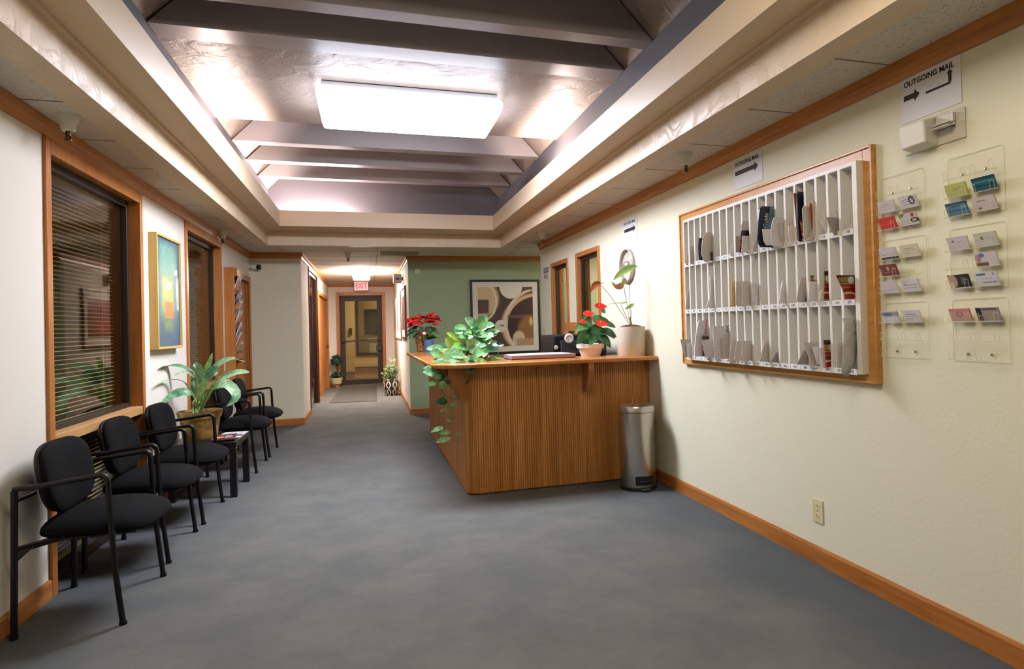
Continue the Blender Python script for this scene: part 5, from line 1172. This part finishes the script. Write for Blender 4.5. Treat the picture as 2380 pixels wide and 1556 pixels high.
text_part('lettering','OUTGOING MAIL',w_*.112,M_ink,t,-w_*.02,-.0045,h_*.30,'CENTER',.95,bold=.0005); arrow(t,-w_*.40,w_*.38,h_*.02,h_*.075,h_*.16,w_*.12)
# emergency light
a, b = at_x(2083,340,XR), at_x(2247,285,XR)
yc_, wl = (2.245+1.905)/2, .34; zc = 2.072
t = thing('emergency_light', 'white emergency light with clear lamp ends on the wall under the top mail sign', 'light', (XR,yc_,zc), -PI/2)
M_acr = glass('clear_acrylic',(.985,.985,.97,1),.7,.03)
h_ = .062
obj('body', MB().prism([(-.08,-.0,-h_),(-.08,-.075,-h_*.8),(-.08,-.085,h_*.7),(-.08,-.0,h_)],(.126,0,0)), flat('emergency_white',(222,216,204),.4), t, bev=.006)
obj('lens', MB().prism([(-.122,0,-h_),(-.122,-.07,-h_*.8),(-.122,-.075,h_*.7),(-.122,0,h_)],(.041,0,0)), M_acr, t, bev=.004)
obj('lens', MB().prism([(.047,0,-h_),(.047,-.07,-h_*.8),(.047,-.075,h_*.7),(.047,0,h_)],(.123,0,0)), M_acr, t, bev=.004)
obj('reflector', MB().box(.05,.13,-.045,-.01,.012,.016).box(.05,.13,-.05,-.01,-.002,.001).box(.05,.13,-.022,-.01,-.002,.05).box(-.118,-.085,-.045,-.01,.012,.016).box(-.118,-.085,-.022,-.01,-.002,.05), flat('reflector_grey',(216,212,204),.35,.1), t)
obj('back_plate', MB().box(-.122,.17,-.006,0,-h_*.95,h_*.95), flat('emergency_plate',(206,198,180),.5), t)
# round disc
t = thing('wall_disc', 'round clear domed disc with a silver rim on the right wall above the tall planter', 'wall ornament', (XR,5.325,1.832), -PI/2)
obj('rim', MB().lathe([(.135,0),(.155,0),(.158,-.022),(.148,-.034),(.138,-.022),(.135,0)],48,axis='Y'), flat('disc_rim_silver',(196,190,178),.2,.35), t)
obj('face', MB().lathe([(0,-.004),(.136,-.004)],48,axis='Y'), flat('disc_face',(196,190,176),.18), t)
obj('dome', MB().lathe([(.138,-.022),(.12,-.042),(.08,-.058),(.04,-.066),(0,-.068)],48,axis='Y'), M_acr, t)
obj('hub', MB().lathe([(0,-.004),(.045,-.004),(.045,-.03),(.032,-.044),(.02,-.05),(0,-.052)],28,axis='Y'), flat('disc_hub_silver',(190,184,176),.2,.5), t)
# safety sign and plates
a, b, c_ = at_x(1264,624,XR), at_x(1277,657,XR), at_x(1277,621,XR)
w_, h_ = a.y-b.y, a.z-b.z
h_ = at_x(1270,622,XR).z-at_x(1270,656,XR).z
t = thing('notice_sign', 'small blue and white notice beside the further side window', 'sign', (XR,(a.y+b.y)/2,(at_x(1270,622,XR).z+at_x(1270,656,XR).z)/2), -PI/2)
obj('paper', MB().box(-w_/2,w_/2,-.004,-.001,-h_/2,h_/2), layers('notice_print',(220,212,200),[('r',0,h_*.30,w_*.5,h_*.18,.002,(76,92,130)),('r',0,h_*.36,w_*.42,h_*.035,.002,(206,206,214)),('r',0,h_*.25,w_*.42,h_*.02,.002,(170,176,196)),('r',-w_*.3,-h_*.1,w_*.12,h_*.12,.003,(60,58,56)),('r',w_*.1,-h_*.02,w_*.2,h_*.03,.003,(130,128,124)),('r',w_*.12,-h_*.14,w_*.25,h_*.03,.003,(130,128,124)),('r',w_*.12,-h_*.26,w_*.25,h_*.03,.003,(130,128,124))]), t)
M_pl = flat('plate_ivory',(214,200,160),.4)
def plate(name, lab, cat, y, z, w_, h_, n):
    t = thing(name, lab, cat, (XR,y,z), -PI/2); obj('cover_plate', MB().box(-w_/2,w_/2,-.006,0,-h_/2,h_/2), M_pl, t, bev=.002)
    for k in range(n):
        zz = h_*.17*(1 if k == 0 else -1) if n > 1 else 0
        if cat == 'socket':
            obj('socket', MB().lathe([(0,-.008),(.016,-.008),(.017,-.006)],20,(0,0,zz*1.25),axis='Y'), M_pl, t)
            obj('slot', MB().box(-.008,-.005,-.0086,-.0078,zz*1.25-.006,zz*1.25+.006).box(.005,.008,-.0086,-.0078,zz*1.25-.006,zz*1.25+.006), flat('slot_dark',(60,50,38),.6), t)
        else: obj('toggle', MB().box(-.005+(k-.5)*.05,.005+(k-.5)*.05,-.016,-.005,-.008,.012), M_pl, t)
    if cat == 'socket': obj('screw', MB().lathe([(0,-.0075),(.004,-.0075),(.004,-.006)],10,axis='Y'), flat('screw',(120,110,90),.4,.6), t)
q = at_x(1902,1188,XR); plate('wall_outlet','ivory wall outlet low on the right wall under the mail unit','socket',q.y,q.z,.082,.125,2)
q = at_x(1264.5,775,XR); plate('light_switch','ivory double light switch at the far end of the right wall','switch',q.y,q.z,.13,.125,2)
# ---------------------------------------------------------------- business card racks
M_clear = glass('clear_card_plastic',(.997,.997,.99,1),.14,.04)
M_edge = flat('clear_plastic_edge',(238,236,224),.15,spec=.6,Alpha=.5)
RW, RHt = .237, .245; TZ = (-.088,-.163,-.238)     # pocket floor below the rack's top
racks = {}
for (side, yc_) in (('left',2.225),('right',1.872)):
    for lev, zt in (('top',1.942),('middle',1.656),('lower',1.372)):
        t = thing('card_rack', 'clear plastic business card rack, %s one of the %s column on the right wall' % (lev, side), 'card rack', (XR,yc_,zt), -PI/2, 'clear business card racks')
        bp_ = MB(); rr = .012; pl_ = [(-RW/2,-.0045,-RHt),(RW/2,-.0045,-RHt),(RW/2,-.0045,-rr),(RW/2-rr*.3,-.0045,-rr*.3),(RW/2-rr,-.0045,0),(-RW/2+rr,-.0045,0),(-RW/2+rr*.3,-.0045,-rr*.3),(-RW/2,-.0045,-rr)]
        bp_.prism(pl_,(0,.003,0)); obj('back_plate', bp_, M_clear, t, smooth=False); obj('edge', MB().tube([(x,-.0045,z) for x,_,z in pl_[0:1]+pl_[1:]+pl_[0:1]],.0013,4), M_edge, t)
        for tz in TZ:
            f = MB(); f.box(-RW/2,RW/2,-.036,-.003,tz-.003,tz)
            for xc in (-.059,.059):
                f.prism([(xc-.048,-.036,tz),(xc-.048,-.039,tz),(xc-.048,-.046,tz+.03),(xc-.048,-.043,tz+.03)],(.018,0,0)).prism([(xc+.03,-.036,tz),(xc+.03,-.039,tz),(xc+.03,-.046,tz+.03),(xc+.03,-.043,tz+.03)],(.018,0,0))
                f.prism([(xc-.048,-.036,tz),(xc-.048,-.039,tz),(xc-.048,-.041,tz+.010),(xc-.048,-.038,tz+.010)],(.096,0,0))
            f.box(-RW/2,-RW/2+.003,-.036,-.003,tz,tz+.028).box(RW/2-.003,RW/2,-.036,-.003,tz,tz+.028).box(-.0015,.0015,-.036,-.003,tz,tz+.028)
            pk = obj('pocket', f, M_clear, t, smooth=False); eg = MB().tube([(-RW/2,-.036,tz-.0015),(RW/2,-.036,tz-.0015)],.0016,4)
            for xs in (-.107,-.089,-.029,-.011,.011,.029,.089,.107): eg.tube([(xs,-.039,tz),(xs,-.0455,tz+.03)],.0009,4)
            for a_, b_ in ((-.107,-.089),(-.029,-.011),(.011,.029),(.089,.107)): eg.tube([(a_,-.0455,tz+.03),(b_,-.0455,tz+.03)],.0009,4)
            obj('edge', eg, M_edge, pk)
        sc_ = flat('rack_screw_chrome',(190,188,182),.2,.9)
        if lev in ('top','lower'):
            zz = TZ[0]+.012 if lev == 'top' else TZ[2]+.02
            for xs in (-.055,.045): obj('screw', MB().lathe([(0,-.008),(.004,-.0075),(.006,-.004),(.006,-.003)],14,(xs,0,zz),axis='Y'), sc_, t)
        racks[side,lev] = (yc_,zt)
def card(side, lev, tier, pos, lab, base, items, n=.010):
    yc_, zt = racks[side,lev]; m_ = layers('business_card',base,items,('X','Z'),.45)
    xc = -.059 if pos == 'l' else .059; tz = TZ[tier-1]; lean = .020
    pr = [(-.0445,0,0),(-.0445,-n*.0-.0,0),(-.0445,-lean,.0508),(-.0445,-lean+n,.0508),(-.0445,n,0)]
    pr = [(-.0445,0,0),(-.0445,-lean,.0505),(-.0445,-lean+n,.0505),(-.0445,n,0)]
    o = MB().prism(pr,(.089,0,0))
    return solo('business_card_stack', o, m_, lab, 'business cards', (XR-.026,yc_-xc,zt+tz+.0006), -PI/2, 'business cards in the clear racks', smooth=False)
L1 = lambda c=(120,118,122): [('r',0,.034,.026,.0012,.0005,c),('r',.0,.026,.032,.001,.0005,c),('r',-.008,.014,.02,.001,.0005,c)]
card('left','top',2,'l','plain white cards left of the black swirl cards in the top left rack',(212,204,204),L1((150,146,150)))
card('left','top',2,'r','white cards with a black swirl, right pocket in the top left rack',(214,208,210),L1()+[('c',.022,.028,.016,.018,.001,(46,34,42),.6),('c',.030,.034,.008,.010,.001,(90,100,84))])
card('left','top',3,'l','bright red cards at the bottom of the top left rack',(206,62,50),[('r',.0,.022,.04,.001,.0005,(226,120,106))])
card('left','top',3,'r','white cards with green and red corners beside the red cards',(206,200,196),[('c',-.045,.055,.034,.022,.001,(120,140,60)),('r',.026,.04,.008,.008,.001,(176,70,50)),('c',.03,.018,.02,.01,.001,(70,50,56),.5)])
card('left','middle',1,'l','white cards with a dark bottom edge in the middle left rack',(214,206,208),[('r',0,.003,.05,.006,.0008,(52,48,46)),('r',-.005,.02,.03,.001,.0005,(150,146,150))])
card('left','middle',1,'r','cream cards at the top right of the middle left rack',(222,212,184),L1((150,140,110)))
card('left','middle',2,'l','maroon cards with a small gold emblem in the middle left rack',(128,66,62),[('c',0,.032,.007,.009,.001,(196,164,110)),('r',0,.016,.03,.0015,.0005,(170,120,108))])
card('left','middle',3,'l','plain white cards at the bottom left of the middle left rack',(216,206,208),[('r',0,.012,.03,.001,.0005,(176,168,172))])
card('left','middle',3,'r','white cards with a ringed mark at the bottom right of the middle left rack',(220,212,220),[('c',-.028,.036,.008,.008,.001,(150,144,150),.7),('r',.0,.026,.034,.0012,.0005,(110,106,112)),('r',0,.014,.036,.001,.0005,(160,154,160))])
card('left','lower',1,'l','white cards with a blue grey mountain shape in the lower left rack',(222,216,222),[('r',0,.036,.05,.010,.004,(150,160,168)),('c',-.01,.036,.026,.008,.004,(104,116,126))])
card('left','lower',1,'r','white cards with two lines of writing in the lower left rack',(222,212,214),L1())
card('right','top',2,'l','pale lime green cards in the top right rack',(188,194,112),[('r',.01,.032,.024,.001,.0005,(120,120,70)),('r',.0,.026,.012,.001,.0005,(130,130,70))])
card('right','top',2,'r','dark teal striped cards in the top right rack',(30,90,104),[('r',0,.046,.05,.004,.001,(20,58,72)),('r',0,.033,.042,.003,.002,(70,130,132)),('r',0,.019,.046,.002,.001,(16,50,62))])
card('right','top',3,'l','steel blue cards at the bottom of the top right rack',(92,128,150),[('r',0,.046,.05,.005,.001,(54,82,104)),('r',0,.036,.02,.0015,.0005,(40,60,80)),('r',0,.020,.05,.003,.001,(60,100,124))])
card('right','top',3,'r','pinkish white cards beside the steel blue ones in the top right rack',(206,192,188),[('r',-.008,.036,.02,.0012,.0005,(96,84,86)),('c',-.02,.010,.008,.004,.001,(130,116,110))])
card('right','middle',1,'l','white cards with a tiny grey mark in the middle right rack',(210,200,204),[('c',-.018,.034,.006,.004,.001,(110,104,112)),('r',.015,.03,.016,.001,.0005,(160,152,156))])
card('right','middle',1,'r','white cards with a green dot in the middle right rack',(206,200,188),[('c',-.012,.030,.006,.007,.001,(90,140,60)),('r',.02,.03,.02,.001,.0005,(140,134,130))])
card('right','middle',2,'r','white cards with a pink and blue picture in the middle right rack',(214,206,210),[('c',-.030,.030,.012,.014,.002,(196,130,140)),('c',-.014,.040,.012,.008,.002,(90,130,170)),('r',-.02,.006,.026,.007,.001,(120,92,84)),('r',-.02,.015,.026,.001,.0005,(206,160,90))])
card('right','middle',3,'l','black cards with a beige stone picture in the middle right rack',(52,48,46),[('c',-.028,.026,.022,.026,.004,(196,160,126)),('c',-.034,.010,.012,.012,.003,(222,200,180)),('r',.022,.026,.012,.014,.004,(96,92,86))])
card('right','middle',3,'r','white cards with a blue heading in the middle right rack',(222,216,222),[('r',-.018,.042,.018,.0035,.0008,(76,92,140)),('c',.032,.042,.005,.005,.001,(140,160,200)),('r',0,.026,.024,.001,.0005,(150,146,150)),('r',.01,.012,.03,.003,.001,(150,150,160))])
card('right','lower',1,'l','pink cards with an oval mark in the lower right rack',(206,160,150),[('c',0,.028,.014,.012,.002,(150,116,112),.6),('r',0,.044,.05,.006,.004,(214,146,138))])
card('right','lower',1,'r','grey cards with a dark photo at the left in the lower right rack',(166,154,148),[('r',-.034,.036,.012,.014,.003,(44,42,38)),('r',.012,.044,.03,.004,.001,(110,92,96)),('r',.012,.024,.024,.001,.0005,(180,120,124)),('r',-.034,.01,.012,.01,.003,(90,90,84))])
# ---------------------------------------------------------------- world, render look
wd = bpy.data.worlds.new('world'); SC.world = wd; wd.use_nodes = True
wd.node_tree.nodes['Background'].inputs[0].default_value = (.02,.018,.014,1); wd.node_tree.nodes['Background'].inputs[1].default_value = 1
def lamp(name, loc, e, c, size, rot=(0,0,0)):
    l = bpy.data.lights.new(name,'AREA'); l.energy = e; l.color = c; l.shape = 'SQUARE'; l.size = size; o = bpy.data.objects.new(name,l); COL.objects.link(o); o.location = loc; o.rotation_euler = rot; return o
lamp('porch_fill', (.5,17.3,2.65), 60, (1,.86,.66), .5)  # added area light without a visible source, brightens the porch
lamp('records_fill', (3.2,7.2,2.38), 45, (1,.95,.8), .4)  # added unseen light for the room behind the side windows
lamp('alcove_fill', (3.3,9.0,2.41), 16, (1,.93,.8), .5)  # added unseen light to lift the green wall and its print
lamp('shop_fill', (.8,19.6,2.65), 50, (1,.9,.76), .4)  # added unseen light for the interior beyond the porch window
SC.view_settings.view_transform = 'Standard'; SC.view_settings.look = 'None'; SC.view_settings.exposure = -.12; SC.view_settings.gamma = 1; SC.view_settings.use_curve_mapping = False
SC.cycles.use_denoising = True; SC.cycles.max_bounces = 8; SC.cycles.transparent_max_bounces = 16; SC.cycles.sample_clamp_indirect = 6; SC.cycles.caustics_reflective = False; SC.cycles.caustics_refractive = False
